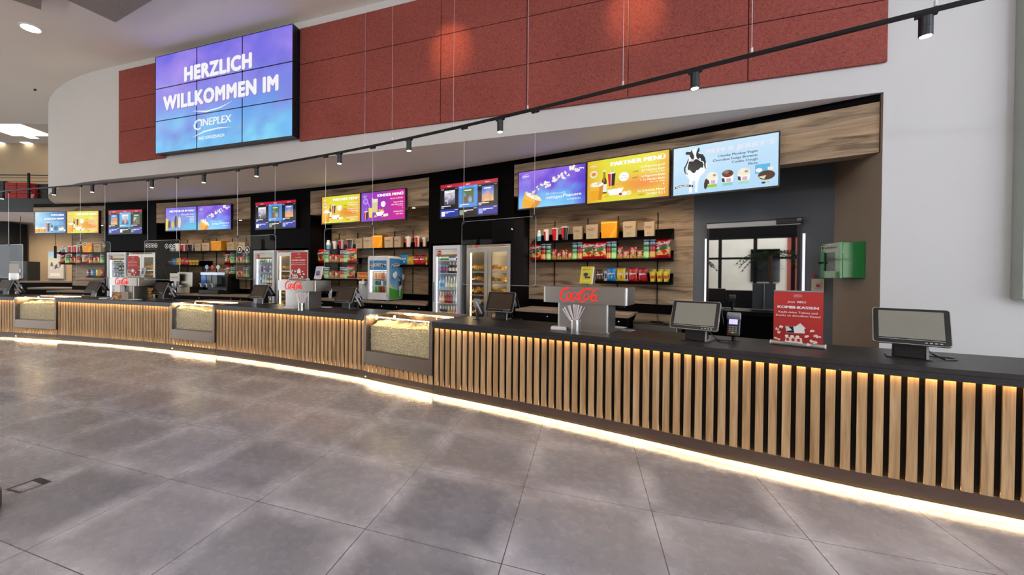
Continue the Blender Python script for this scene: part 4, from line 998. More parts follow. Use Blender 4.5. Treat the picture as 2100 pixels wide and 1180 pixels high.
def fridge(s0, s1, which, rows):
    sm = (s0 + s1) / 2; w = (s1 - s0); P, rz_ = place(sm, 0, 0); hw = w / 2
    t = thing('drinks_fridge', '%s drinks fridge, tall with a glass door and lit white inside' % which, 'fridge', P, rz_, 'glass door drinks fridges')
    b = MB().box(-hw, hw, .04, .06, 0, .22).box(-hw, -hw + .03, .04, .6, .0, 1.995).box(hw - .03, hw, .04, .6, 0, 1.995).box(-hw, hw, .58, .6, 0, 1.995).box(-hw, hw, .04, .6, 1.9, 1.995).box(-hw, hw, .06, .6, .0, .2)
    obj('cabinet', b, 'fridge_white', t)
    d = MB().box(-hw, -hw + .055, 0, .038, .22, 1.99).box(hw - .055, hw, 0, .038, .22, 1.99).box(-hw + .055, hw - .055, 0, .038, 1.93, 1.99).box(-hw + .055, hw - .055, 0, .038, .22, .3)
    dr = obj('door', d, 'fridge_white', t)
    obj('handle', MB().box(-hw + .012, -hw + .03, -.03, -.004, 1.0, 1.35), 'grey_plastic', dr)
    obj('door_glass', MB().box(-hw + .055, hw - .055, .014, .02, .3, 1.93), 'glass_clear', t)
    p = Pic(); p.rect(-hw + .056, 1.81, hw - .056, 1.93, '#efece6'); p.rect(-hw + .056, 1.795, hw - .056, 1.835, '#9a7040'); p.ell(-hw + .115, 1.868, .042, .042, '#c81426', 18); p.text('Cola', -hw + .115, 1.857, .032, '#ffffff', 'c', None, 0, .3)
    p.v = [(x, y + .035, z) for x, y, z in p.v]; obj('header_print', p, 'print_matt', t, smooth=0)
    obj('led_tube', MB().box(-hw + .034, -hw + .05, .06, .075, .35, 1.88), 'led_white', t); obj('led_tube', MB().box(hw - .05, hw - .034, .06, .075, .35, 1.88), 'led_white', t)
    obj('led_tube', MB().box(-hw + .06, hw - .06, .055, .07, 1.88, 1.895), 'led_white', t)
    for z in SHZ: obj('wire_shelf', MB().box(-hw + .03, hw - .03, .05, .5, z - .014, z - .004), 'white_plastic', t)
    SN = ['top', 'second', 'third', 'fourth', 'bottom']
    for r, (z, lst) in enumerate(zip(SHZ, rows)):
        n = len(lst)
        for i, k in enumerate(lst):
            u = -hw + .085 + (w - .17) * (i + .5) / n
            put_bottle(k, sm + u, .1 + rng.uniform(0, .02), z - .0035, '%s, %s from left, %s shelf of the %s fridge' % (WORDS[k], ORD[i], SN[r], which), 'drinks in the %s fridge' % which)
fridge(-.136, .406, 'nearest', [['green'] * 4 + ['can_silver'] * 3 + ['dark'], ['can_blue'] * 3 + ['dark'] * 3, ['water', 'water', 'clear', 'clear', 'yellow', 'clear', 'clear'], ['pink', 'yellow', 'red', 'red', 'red', 'clear', 'clear'], ['dark', 'dark', 'dark', 'yellow', 'yellow', 'pink', 'pink']])
fridge(-4.745, -4.136, 'middle', [['green'] * 3 + ['clear'] * 3, ['can_blue', 'can_silver', 'can_blue', 'can_silver', 'can_silver'], ['water', 'clear', 'clear', 'brown', 'brown', 'red'], ['clear', 'clear', 'yellow', 'brown', 'brown', 'red'], ['dark', 'dark', 'dark', 'yellow', 'yellow']])
fridge(-9.458, -8.83, 'farthest', [['green'] * 4 + ['clear'] * 2, ['can_silver', 'can_silver', 'dark', 'dark', 'dark'], ['clear', 'clear', 'water', 'green', 'brown'], ['clear', 'water', 'yellow', 'red', 'dark'], ['dark', 'dark', 'yellow']])
NSZ = [sz(990, y, .15)[1] for y in (557.7, 580.8, 604.5, 627, 648)]
def nacho_cabinet(s0, s1, which):
    sm = (s0 + s1) / 2; w = s1 - s0; P, rz_ = place(sm, .0, 0); hw = w / 2
    t = thing('nacho_warmer', '%s heated steel cabinet with two glass doors over trays of nachos' % which, 'food warmer', P, rz_, 'heated nacho cabinets')
    b = MB().box(-hw, -hw + .03, .03, .62, 0, 1.98).box(hw - .03, hw, .03, .62, 0, 1.98).box(-hw, hw, .6, .62, 0, 1.98).box(-hw, hw, .0, .62, 1.94, 1.98).box(-hw, hw, .03, .62, 0, .3)
    obj('cabinet', b, 'steel', t)
    for k, (a, c) in enumerate(((-hw, -.004), (.004, hw))):
        d = MB().box(a, a + .06, 0, .028, .3, 1.935).box(c - .06, c, 0, .028, .3, 1.935).box(a + .06, c - .06, 0, .028, 1.86, 1.935).box(a + .06, c - .06, 0, .028, .3, .38)
        dr = obj('door', d, 'steel', t)
        obj('door_pane', MB().box(a + .06, c - .06, .01, .015, .38, 1.86), 'glass_clear', dr)
    obj('status_display', MB().box(-hw + .04, hw - .1, -.004, .0, 1.945, 1.975), 'return_brown', t)
    for x in (-hw + .13, -hw + .23): obj('status_light', MB().box(x - .012, x + .012, -.007, -.004, 1.952, 1.97), 'led_red', t)
    obj('interior_light', MB().box(-hw + .035, -hw + .06, .05, .075, .4, 1.85), 'cabinet_light', t); obj('interior_light', MB().box(hw - .06, hw - .035, .05, .075, .4, 1.85), 'cabinet_light', t)
    obj('interior_light', MB().box(-hw + .08, hw - .08, .3, .33, 1.9, 1.915), 'cabinet_light', t)
    r = random.Random(int(s0 * 10))
    for i, z in enumerate(NSZ):
        tr = obj('tray', MB().box(-hw + .032, hw - .032, .045, .58, z - .012, z), 'steel_bright', t)
        mb = MB()
        for k in range(210):
            x = r.uniform(-hw + .07, hw - .07); y = r.uniform(.07, .3); h = .06 + .04 * fbm(x * 7 + i, y * 5); q = [Vector((r.uniform(-.03, .03), r.uniform(-.03, .03), r.uniform(-.02, .03))) for _ in range(3)]
            c = Vector((x, y, z + max(.02, h + r.uniform(-.01, .025)))); n = (q[1] - q[0]).cross(q[2] - q[0]).normalized() * .004
            mb.add([tuple(c + a + n) for a in q] + [tuple(c + a - n) for a in q], [(0, 1, 2), (5, 4, 3), (0, 3, 4, 1), (1, 4, 5, 2), (2, 5, 3, 0)])
        o = obj('nacho_pile', mb, 'nacho', tr, smooth=0); o['kind'] = 'stuff'
nacho_cabinet(.538, 1.332, 'nearest'); nacho_cabinet(-4.065, -3.166, 'middle'); nacho_cabinet(-8.733, -7.866, 'farthest')

def back_counter(s0, s1, label, knobs):
    t = thing('back_counter', label, 'back counter', pt((s0 + s1) / 2, 0, 0), 0, 'dark back counters'); M = Matrix.Translation(-Vector(pt((s0 + s1) / 2, 0, 0)))
    obj('countertop', MB().cbox(s0, s1, -.03, .67, .915, .955, .15).xf(M), 'return_brown', t)
    obj('cabinet', MB().cbox(s0, s1, .0, .67, 0, .914, .15).xf(M), 'black_panel', t)
    n = len(knobs); e = [s0] + [(knobs[i] + knobs[i + 1]) / 2 for i in range(n - 1)] + [s1]
    for i, k in enumerate(knobs):
        dr = obj('door', MB().cbox(e[i] + .004, e[i + 1] - .004, -.018, 0, .1, .9, .15).xf(M), 'black_panel', t)
        a = Vector(pt(k, -.03, .862)); obj('knob', MB().ball(a.x, a.y, a.z, .014, 10).xf(M), 'steel_bright', dr)
back_counter(1.435, 3.06, 'dark back counter under the nearest snack shelves', [1.95, 2.95])
back_counter(-3.06, -.275, 'dark back counter carrying the white ice cream freezer', [-2.75, -2.2, -1.25, -.9, -.4])
back_counter(-7.78, -4.89, 'dark back counter carrying the slush machine', [-7.2, -6.4, -5.4, -5.1])
back_counter(-11.4, -9.58, 'dark back counter under the leftmost snack shelves', [-11, -10.2])
# steel ice bin right of the nearest back counter
P, rz_ = place(3.36, .1, 0); t = thing('ice_bin', 'stainless steel bin with a sloping lid left of the glass door', 'ice bin', P, rz_)
obj('body', MB().box(-.26, .26, 0, .5, 0, .84), 'steel', t, bevel=.004)
ld = obj('lid', MB().prism([(-.01, .84), (.5, .84), (.5, .95), (.3, .96)], -.265, .265, 'x'), 'steel_bright', t); obj('handle', MB().box(-.05, .1, .045, .06, .868, .885), 'dark_steel', ld)

# small ice cream freezer
fs0, fz1 = sz(754, 526, .06); fs1, _ = sz(797, 526, .06); fm = (fs0 + fs1) / 2; fw = fs1 - fs0; P, rz_ = place(fm, .06, .957); hw = fw / 2; fh = 1.835 - .957
t = thing('ice_cream_freezer', 'small white glass-door ice cream freezer with blue cow prints on the back counter', 'freezer', P, rz_)
hb = MB(); pr = rrect(-hw, hw, .02, fh, .05, 5); n = len(pr); pi = [(-hw + .05, .14), (hw - .05, .14), (hw - .05, fh - .06), (-hw + .05, fh - .06)]
hb.box(-hw, -hw + .05, 0, .5, .05, fh - .05).box(hw - .05, hw, 0, .5, .05, fh - .05).prism([(x, z) for x, z in rrect(-hw, hw, fh - .09, fh, .045, 5)], 0, .5, 'y').prism(rrect(-hw, hw, .02, .16, .03, 4), 0, .5, 'y').box(-hw, hw, .48, .5, .05, fh - .05)
obj('cabinet', hb, 'white_plastic', t, bevel=.006)
obj('feet', MB().box(-hw + .04, -hw + .08, .05, .09, 0, .022).box(hw - .08, hw - .04, .05, .09, 0, .022).box(-hw + .04, hw - .04, .38, .42, 0, .022), 'silver_plastic', t)
p = Pic(); p.rect(-hw + .05, .6, hw - .05, fh - .09, '#3f86c4'); p.ell(-hw + .085, .69, .03, .016, '#f2f6fa'); p.ell(hw - .085, .7, .034, .018, '#f2f6fa'); bj_logo(p, 0, .64, fw * .7); p.v = [(x, y - .003, z) for x, y, z in p.v]; obj('sign_print', p, 'print_matt', t, smooth=0)
p = Pic(); D = .48
p.grad(.03, .04, D, fh - .05, lambda u, v: mixrgb((150, 200, 230), (62, 130, 190), v * 1.2 - .2), 4, 8); p.poly([(.03, .04), (D, .04), (D, .24), (.3, .2), (.03, .3)], '#4aa63c'); p.poly([(.03, .26), (.2, .22), (.03, .36)], '#d8cf8a')
bj_logo(p, .27, .64, .34); p.ell(.15, .5, .07, .06, '#eef4f8'); p.ell(.19, .53, .05, .05, '#eef4f8'); p.ell(.45, .47, .05, .06, '#eef4f8'); cow(p, .33, .3, .5, 1.05, .95)
o = obj('side_print', p, 'print_matt', t, smooth=0); o.rotation_euler = (0, 0, PI / 2); o.location = (hw + .001, .0, 0)
obj('door_glass', MB().box(-hw + .05, hw - .05, .004, .01, .16, .6), 'glass_clear', t)
obj('led_tube', MB().box(-hw + .055, -hw + .075, .02, .04, .17, .59), 'led_white', t); obj('led_tube', MB().box(-hw + .08, hw - .06, .02, .035, .58, .592), 'led_white', t)
for z in (.16, .3, .43): obj('shelf', MB().box(-hw + .05, hw - .05, .03, .45, z - .008, z), 'white_plastic', t)
for r, (z, cols, hh) in enumerate(((.43, ['#d98a4a', '#c8b08a', '#e0a060', '#b86a50', '#e4c8a0'], .12), (.3, ['#3f7f7a', '#2f6f6c', '#dfe8e6', '#58a09a'], .09), (.16, ['#6f9a4a', '#8ab060', '#7a4a30', '#b0603c', '#c8a878'], .115))):
    for i, cc in enumerate(cols):
        u = -hw + .1 + (fw - .19) * (i + .5) / len(cols)
        o = obj('ice_cream_pack', MB().lathe([(.024, 0), (.03, hh * .5), (.034, hh), (.03, hh + .006)], 10, c=lambda j, q: lin(cc) if j < 2 else lin('#f0ece4')), 'print_gloss', None, pt(fm + u, .06 + .09, .957 + z), rot(fm))
        tag(o, 'ice cream pack, %s from left on the %s shelf of the white freezer' % (ORD[i], ['top', 'middle', 'bottom'][r]), 'ice cream', 'packs in the ice cream freezer')
# nacho sauce dispenser and stacked cups beside the freezer
def sauce(px0, px1, py, off, sign, sc_, tc, label):
    s_, _ = sz((px0 + px1) / 2, 600, off); P, rz_ = place(s_, off, .957); zs = sz((px0 + px1) / 2, py, off)[1] - .957; w = (sz(px1, 600, off)[0] - sz(px0, 600, off)[0])
    t = thing('sauce_dispenser', label, 'dispenser', P, rz_)
    obj('body', MB().box(-w * .45, w * .45, .1, .36, 0, zs - .06), 'silver_plastic', t, bevel=.01)
    obj('pump_head', MB().lathe([(.02, zs - .14), (.065, zs - .13), (.07, zs - .1), (.065, zs - .07), (.02, zs - .06)], 16, 0, .06), 'white_plastic', t)
    obj('spout', MB().tube([(0, .06, zs - .14), (0, .03, zs - .2), (.02, .02, zs - .22)], .014, 8), 'white_plastic', t)
    p = Pic(); p.rect(-w / 2, zs - .03, w / 2, zs + .11, '#e8c8a0'); p.rect(-w / 2 + .008, zs - .022, w / 2 - .008, zs + .102, sc_); T2(p, sign, 0, zs + .018, .07, tc, 'c', w * .8, 2); p.v = [(x, y + .08, z) for x, y, z in p.v]
    obj('sign', p, 'print_matt', t, smooth=0); obj('sign_back', MB().box(-w / 2, w / 2, .0815, .09, zs - .03, zs + .11).box(-.01, .01, .08, .1, zs - .1, zs), 'white_plastic', t)
sauce(727.5, 750, 570, .08, 'Pommes', '#e06a20', '#f6e04a', 'cheese sauce dispenser with an orange sign left of the ice cream freezer')
P, rz_ = place(sz(677, 600, .1)[0], .1, .957); o = obj('cup_stack', MB().lathe([(.03, 0), (.04, .12), (.042, .122), (.042, .2), (.038, .205)], 16, c=lambda j, u: lin('#e9e7ee') if j > 1 else lin('#b9bac4')), 'print_gloss', None, P, rz_); tag(o, 'stack of white paper cups left of the cheese sauce dispenser', 'cups')
# nacho counter unit and slush machine
s_, _ = sz(372, 600, .15); P, rz_ = place(s_, .1, .957); t = thing('nacho_dispenser', 'steel nacho dispenser with a red lettered nachos sign left of the slush machine', 'dispenser', P, rz_)
obj('body', MB().box(-.2, .3, .1, .45, .16, .53), 'steel', t, bevel=.006); obj('base', MB().box(-.16, .26, .06, .45, 0, .16), 'steel_warm', t, bevel=.004)
p = Pic(); p.rect(-.32, .3, -.02, .5, '#f2ece6'); p.rect(-.31, .31, -.03, .49, '#fbf8f4'); T2(p, 'NACHOS', -.17, .37, .075, '#b5202a', 'c', .25, 2, .1); obj('sign', p, 'print_matt', t, smooth=0); obj('sign_back', MB().box(-.32, -.02, .002, .02, .3, .5).box(-.2, -.12, .01, .06, .2, .31), 'white_plastic', t)
obj('pump_head', MB().lathe([(.02, .14), (.07, .15), (.075, .2), (.07, .25), (.02, .26)], 16, -.1, -.04).tube([(-.1, -.04, .15), (-.1, -.05, .0)], .022, 8), 'silver_plastic', t)
s_, _ = sz(434, 600, .15); P, rz_ = place(s_, .12, .957); t = thing('slush_machine', 'black slush machine with three tanks, the left one filled blue', 'slush machine', P, rz_)
w = .6
obj('body', MB().box(-w / 2 + .06, w / 2 + .06, .12, .5, 0, .42).box(-w / 2 - .02, w / 2, -.06, .2, 0, .1).prism([(.1, 0), (.5, 0), (.5, .5), (.2, .5), (.12, .42)], w / 2 - .06, w / 2 + .1, 'x'), 'black_plastic', t, bevel=.012)
for i, cc in enumerate(('#1f6fd0', '#46545e', '#36424c')):
    x = -w / 2 + .09 + i * .18
    mname = 'slush_%d' % i; i or mat('tank_top', '#cfe0f4', .3, emit=.5, var=(9, .05)); mat(mname, cc, .12, spec=.6, coat=.3)
    obj('tank', MB().prism(rrect(x - .075, x + .075, .2, .47, .05, 4), -.02, .16, 'y'), mname, t)
    obj('tank_lid', MB().box(x - .08, x + .08, -.03, .2, .47, .53), 'tank_top', t)
    obj('tap', MB().box(x - .02, x + .02, -.09, -.02, .17, .25).box(x - .03, x + .03, -.11, -.08, .24, .26), 'silver_plastic', t)
    obj('topper', MB().lathe([(.052, -.006), (.052, .006)], 20).xf(Matrix.Translation((x + .03, .05, .66)) @ Matrix.Rotation(PI / 2, 4, 'X')).box(x + .025, x + .035, .045, .055, .55, .62), ('water_blue', 'red_paint', 'white_plastic')[i] if 'water_blue' in MATS else ('white_plastic', 'red_paint', 'white_plastic')[i], t)
# ------------------------------------------------------------------ snack shelves and goods
def shelf(s0, s1, z, label, up=.115, front=.40, back=.672):
    t = thing('snack_shelf', label, 'shelf', pt((s0 + s1) / 2, (front + back) / 2, z), 0, 'black steel snack shelves'); M = Matrix.Translation(-Vector(pt((s0 + s1) / 2, (front + back) / 2, z)))
    obj('tray', MB().cbox(s0, s1, front, back, z - .012, z - .002, .15).cbox(s0, s1, front - .004, front + .004, z - .042, z - .001, .15).cbox(s0, s1, back - .006, back, z, z + up, .15).xf(M), 'black_panel', t)
    for s in (s0, s1):
        b = MB().add([pt(s - .002, front, z - .04), pt(s - .002, back, z - .04), pt(s - .002, back, z + up), pt(s + .002, front, z - .04), pt(s + .002, back, z - .04), pt(s + .002, back, z + up)], [(0, 1, 2), (5, 4, 3), (0, 3, 4, 1), (1, 4, 5, 2), (2, 5, 3, 0)])
        obj('side_bracket', b.xf(M), 'black_panel', t)
def rail(px, ya, yb, label):
    s = sz(px, (ya + yb) / 2, .67)[0]; z1 = sz(px, ya, .67)[1]; z0 = max(1.08, sz(px, yb, .67)[1])
    P = pt(s, .668, 0); tag(obj('shelf_rail', MB().box(-.006, .006, -.006, .006, z0, z1), 'black_matt', None, P, rot(s)), label, 'rail', 'slim black wall rails behind the shelves')
def merge(a, b):
    o = len(a.v); a.v += b.v; a.f += [[k + o for k in f] for f in b.f]; a.c += b.c; a.m += b.m; return a
def pillow(fn, nu=10, nv=14, t=.5):
    mb = MB(); vs = []; cols = []
    for side in (-1, 1):
        for j in range(nv + 1):
            for i in range(nu + 1):
                u, v = i / nu, j / nv
                k = (1 - abs(2 * u - 1) ** 2.4) * min(1, (1 - abs(2 * v - 1) ** 6)); e = .04 * math.sin(v * 9) * (abs(2 * u - 1) > .9)
                wv = 1 - .06 * math.sin(PI * v) * 1.0
                vs.append(((u - .5) * wv + e * .3, side * t * (k * (.85 + .12 * math.sin(u * 7 + v * 5)) + .02), v))
    n = (nu + 1) * (nv + 1); fs = []
    for q in (0, 1):
        for j in range(nv):
            for i in range(nu):
                a = q * n + j * (nu + 1) + i; f = (a, a + 1, a + nu + 2, a + nu + 1); fs.append(f if q == 0 else f[::-1]); cols.append(lin(fn((i + .5) / nu, (j + .5) / nv)))
    for i in range(nu): fs += [(i, n + i, n + i + 1, i + 1), (n - nu - 1 + i, n - nu + i, 2 * n - nu + i, 2 * n - nu - 1 + i)]; cols += [lin(fn(.5, 0)), lin(fn(.5, 1))]
    for j in range(nv):
        a = j * (nu + 1); fs += [(a, a + nu + 1, n + a + nu + 1, n + a), (a + nu, n + a + nu, n + a + 2 * nu + 1, a + 2 * nu + 1)]; cols += [lin(fn(0, j / nv)), lin(fn(1, j / nv))]
    return mb.add(vs, fs, cols)
def c_big(u, v):
    if v > .93 or v < .05: return '#c9242a'
    d = v - .16 * (u - .5)
    if d > .6: return '#c8161f' if not (.78 < d < .84 and u < .35) else '#e7c66a'
    if d > .5: return '#d9dfd8' if u < .25 else '#3c7a3a'
    if d > .42 and u < .8: return '#2f6f35'
    if math.hypot((u - .58) * 1.0, (v - .33) * 1.3) < .16: return '#c22a22'
    if v < .14 or (v < .25 and u > .75): return '#bb1a20'
    return '#e8bb62' if fbm(u * 6, v * 6, 2) > -.15 else '#c98a3a'
def c_nuts(k):
    def f(u, v):
        if v > .92 or v < .05: return '#b0161c'
        if math.hypot(u - .5, (v - .62) * 1.1) < .22: return '#d9cfc4' if k == 0 else '#f0e2c0'
        if v < .42: return '#d9a558' if fbm(u * 9, v * 9, k) > -.1 else '#a8742c'
        return ['#b81c20', '#cf2a20', '#c41a24', '#d43a22'][k] if fbm(u * 5, v * 5, k + 3) > -.3 else '#e6c24a'
    return f
def c_plain(c, blob, k=0):
    def f(u, v):
        if v > .93: return mixrgb(c, '#000000', .15)
        if math.hypot((u - .55) * 1.2, (v - .3)) < .13: return blob
        return mixrgb(c, '#ffffff', .12) if fbm(u * 4, v * 4, k) > .35 else c
    return f
PROTO = {}
def proto(kind):
    if kind in PROTO: return PROTO[kind]
    nm, cat = {'cup': ('paper_cup', 'cup'), 'box': ('popcorn_box', 'box'), 'big': ('crisp_bag', 'crisps'), 'nut': ('snack_bag', 'snack bag'), 'can': ('crisp_tube', 'crisp tube'), 'swt': ('sweets_bag', 'sweets'), 'bar': ('chocolate_bar', 'chocolate bar'), 'yel': ('sweets_cup', 'sweets cup'), 'bot': ('drink_bottle', 'bottle')}[kind[:3]]
    t = thing(nm, '', cat)
    if kind.startswith('cup'):
        red, wht, blk = lin('#c9182b'), lin('#efe9e8'), lin('#1f1b1d')
        def c(j, u):
            w = .5 + .3 * math.sin(j * 1.1)
            if kind == 'cup_white': return red if (.55 < u < .72 and j < 5) else wht
            if kind == 'cup_red': return wht if (.80 < u < .92 or u < .1) else red
            return red if (.58 < u < .74 and j > 0) else (wht if u < .12 or u > .93 else blk)
        obj('cup', MB().lathe([(.34, 0), (.36, .15), (.38, .3), (.41, .45), (.43, .6), (.46, .75), (.47, .86)], 20, c=c), 'print_gloss', t)
        obj('lid', MB().lathe([(.5, .85), (.51, .87), (.5, .9), (.4, .91), (.38, .93)], 20), 'white_plastic', t)
        obj('straw', MB().tube([(.02, 0, .9), (.05, 0, 1.0)], .03, 6), 'white_plastic', t)
    elif kind.startswith('box'):
        org = kind == 'box_orange'; mb = MB(); c1 = lin('#e79a1c') if org else lin('#b8a48c'); c2 = lin('#f6ecd2') if org else lin('#cdb490')
        mb.add([(-.47, -.45, 0), (.47, -.45, 0), (.47, .45, 0), (-.47, .45, 0), (-.5, -.5, .9), (.5, -.5, .9), (.5, .5, .98), (-.5, .5, .98)], [(0, 3, 2, 1), (4, 5, 6, 7), (0, 1, 5, 4), (1, 2, 6, 5), (2, 3, 7, 6), (3, 0, 4, 7)], [c1, c2, c1, lin('#c47d14') if org else lin('#a58a66'), c1, c1])
        p = Pic(.004)
        if org: p.poly([(-.05, .0), (.25, .0), (.48, .5), (.46, .72)], '#efb035'); p.poly([(-.49, .8), (.5, .8), (.5, .83), (-.49, .83)], '#f6d27a')
        else:
            p.ell(-.05, .22, .16, .08, '#7fae6a', 12); p.ell(-.05, .22, .11, .055, '#b99f7c', 12)
            for k, w in enumerate((.3, .26, .2)): p.rect(-.2, .62 - k * .05, -.2 + w * 1.6, .645 - k * .05, '#7f6a50')
            p.ell(-.3, .6, .05, .04, '#4f4134', 8); p.rect(-.47, .47, .46, .476, '#9a8060')
        for i, (x, y, z) in enumerate(p.v): p.v[i] = (x, y - .455 - .05 * z / .9, z)
        obj('carton', merge(mb, p), 'cardboard' if not org else 'print_matt', t, smooth=0)
    elif kind == 'big':
        obj('bag', pillow(c_big, 12, 18), 'print_gloss', t)
        p = Pic(.002)
        for d in (-.008, 0, .008): p.text('Crunchips', -.46 + d, .6, .17, '#ffffff', 'l', .9, 0, .25, 2, .13)
        p.v = [(x, y - .5, z) for x, y, z in p.v]; obj('lettering', p, 'print_matt', t, smooth=0)
    elif kind.startswith('nut'): obj('bag', pillow(c_nuts(int(kind[3])), 8, 10), 'print_gloss', t)
    elif kind.startswith('can'):
        g = kind == 'can_green'; a, b, w, d = lin('#5cbf5e' if g else '#c8202e'), lin('#bfe8a8' if g else '#e8b45a'), lin('#ecebee'), lin('#34357e')
        cl = [a, b, b, a, lin('#8fd6a0' if g else '#d84a50'), lin('#2b2b2b'), a, lin('#9fd0d8') if g else lin('#7fc0d0'), d, w, w]
        obj('tube', MB().lathe([(.48, 0), (.48, .08), (.48, .2), (.48, .36), (.48, .5), (.48, .62), (.48, .7), (.48, .76), (.48, .86), (.48, .93)], 16, c=lambda j, u: cl[j] if (j != 5 or .62 < u < .88) else a), 'print_gloss', t)
        obj('lid', MB().lathe([(.5, .92), (.52, .94), (.52, .99), (.46, 1.0)], 16), 'white_plastic', t)
    elif kind.startswith('swt'):
        spec = {'swt_brown': ('#4a2a1c', '#c9b08a', "m&m's"), 'swt_blue': ('#1f86c8', '#e8c84a', "m&m's"), 'swt_yellow': ('#ecc51c', '#c8202a', "m&m's"), 'swt_red': ('#c8201e', '#e4503c', 'Maltesers'), 'swt_crim': ('#b81420', '#d83040', 'Skittles')}[kind]
        obj('bag', pillow(c_plain(spec[0], spec[1], len(kind)), 8, 10), 'print_gloss', t)
        p = Pic(.002)
        for d in (-.012, .012): p.text(spec[2], d, .5, .2, '#ffffff', 'c', .72, 0, .1, 2, .06)
        p.v = [(x, y - .5, z) for x, y, z in p.v]; obj('lettering', p, 'print_matt', t, smooth=0)
    elif kind == 'bar': obj('wrapper', pillow(lambda u, v: '#3c2430' if .25 < v < .8 and .2 < u < .8 else '#d8c8cc', 5, 8, .4), 'print_gloss', t)
    elif kind == 'yel':
        y, r = lin('#e2cb3a'), lin('#cf4a2a')
        obj('cup', MB().lathe([(.34, 0), (.38, .3), (.43, .6), (.48, .9)], 14, c=lambda j, u: r if (j == 1 and .62 < u < .86) else y), 'print_gloss', t); obj('lid', MB().lathe([(.5, .9), (.5, 1.0)], 14), 'print_yel', t)
    elif kind == 'bot':
        cl = [lin('#7fb2c8'), lin('#5f9cbb'), lin('#cfe0e6'), lin('#c0d2dc'), lin('#d8e2e8'), lin('#e8eef2')]
        obj('bottle', MB().lathe([(.4, 0), (.45, .05), (.45, .45), (.45, .65), (.3, .85), (.3, .95), (.28, 1)], 16, c=lambda j, u: cl[min(j, 5)]), 'print_gloss', t)
    PROTO[kind] = [t, False]; return PROTO[kind]
mat('print_yel', '#d9d24a', .4, var=(10, .03))
KW = {'cup_white': 'white paper cup', 'cup_red': 'red and white paper cup', 'cup_black': 'black paper cup', 'box': 'brown cardboard popcorn box', 'box_orange': 'orange popcorn box', 'big': 'large red crisp bag', 'nut0': 'red nut bag', 'nut1': 'small red snack bag', 'nut2': 'red peanut bag', 'nut3': 'small orange snack bag', 'can_green': 'green crisp tube', 'can_red': 'red crisp tube', 'swt_brown': 'brown sweets bag', 'swt_blue': 'blue sweets bag', 'swt_yellow': 'yellow sweets bag', 'swt_red': 'red sweets bag', 'swt_crim': 'crimson sweets bag', 'bar': 'slim chocolate bar', 'yel': 'yellow sweets cup', 'bot': 'pale blue bottle'}
def goods(lst, z, where, off=.5, dep=None):
    cnt = {}
    tot = {}
    for it in lst: tot[it[0]] = tot.get(it[0], 0) + 1
    for it in lst:
        k, a, b, yt = it[:4]; o_ = it[4] if len(it) > 4 else off
        sa, _ = sz(a, 500, o_); sb, _ = sz(b, 500, o_); s = (sa + sb) / 2; w = (sb - sa) * 1.02; h = sz((a + b) / 2, yt, o_)[1] - z
        if k.startswith('big') or k.startswith('nut') or k.startswith('swt'): d = w * .42 if k != 'big' else .09
        elif k.startswith('box'): d = w * .75
        elif k == 'bar': d = .03
        else: d = w
        n = cnt[k] = cnt.get(k, 0) + 1
        lb = KW[k] + (', %s from left' % ORD[n - 1] if tot[k] > 1 else '') + ' on the ' + where
        pr = proto(k); P = pt(s, o_, z - .0015); G = 'goods on the ' + where
        if not pr[1]: t = pr[0]; t.location = P; t.rotation_euler = (0, 0, rot(s)); t['label'] = lb; t['group'] = G; pr[1] = True
        else: t = dup(pr[0], P, rot(s), lb, G)
        t.scale = (w, d, h)
def zz(px, py, o=.4): return sz(px, py, o)[1]
# bay nearest the door
Z1, Z2, Z3 = zz(1100, 494.5), zz(1095, 533.3), zz(1222, 576)
R1, R2_, R3 = 'top shelf of the nearest bay', 'middle shelf of the nearest bay', 'bottom shelf of the nearest bay'
e0, e1 = sz(1091, 500, .42)[0], sz(1376, 500, .42)[0]
shelf(e0, e1, Z1, 'top black snack shelf of the nearest bay, holding cups and boxes'); shelf(e0, e1, Z2, 'middle black snack shelf of the nearest bay, full of crisps'); shelf(sz(1221, 580, .42)[0], e1, Z3, 'short bottom snack shelf of the nearest bay, holding sweets')
goods([('bot', 1100.5, 1110, 473), ('cup_white', 1114.5, 1127, 469), ('cup_red', 1131.5, 1146.5, 466), ('cup_black', 1150, 1166, 463), ('box', 1177, 1195, 462.4), ('box', 1203.6, 1228, 458.5), ('box_orange', 1235, 1267.5, 451.5), ('box', 1279, 1305, 452), ('box', 1322, 1342.5, 453)], Z1, R1)
goods([('big', 1087.5, 1112.5, 498), ('can_red', 1109.5, 1120.5, 500.5, .5), ('can_green', 1120, 1130.5, 500.5), ('nut0', 1131, 1141, 510.5), ('nut1', 1141, 1151, 516), ('nut2', 1151, 1163.4, 511), ('nut3', 1163.4, 1176, 516), ('can_green', 1173.5, 1186, 497.5, .52), ('can_red', 1184.5, 1195, 497), ('big', 1192, 1221, 494), ('big', 1218, 1244, 493, .47), ('can_red', 1243.5, 1254, 496), ('can_green', 1253.5, 1265, 495), ('nut0', 1265.8, 1277, 505), ('nut1', 1277, 1291, 512), ('nut2', 1291.5, 1305.5, 505), ('nut3', 1306, 1319.5, 511), ('can_green', 1319.5, 1332.5, 491.5), ('can_red', 1332.5, 1345, 491), ('big', 1344.5, 1376, 487.4)], Z2, R2_)
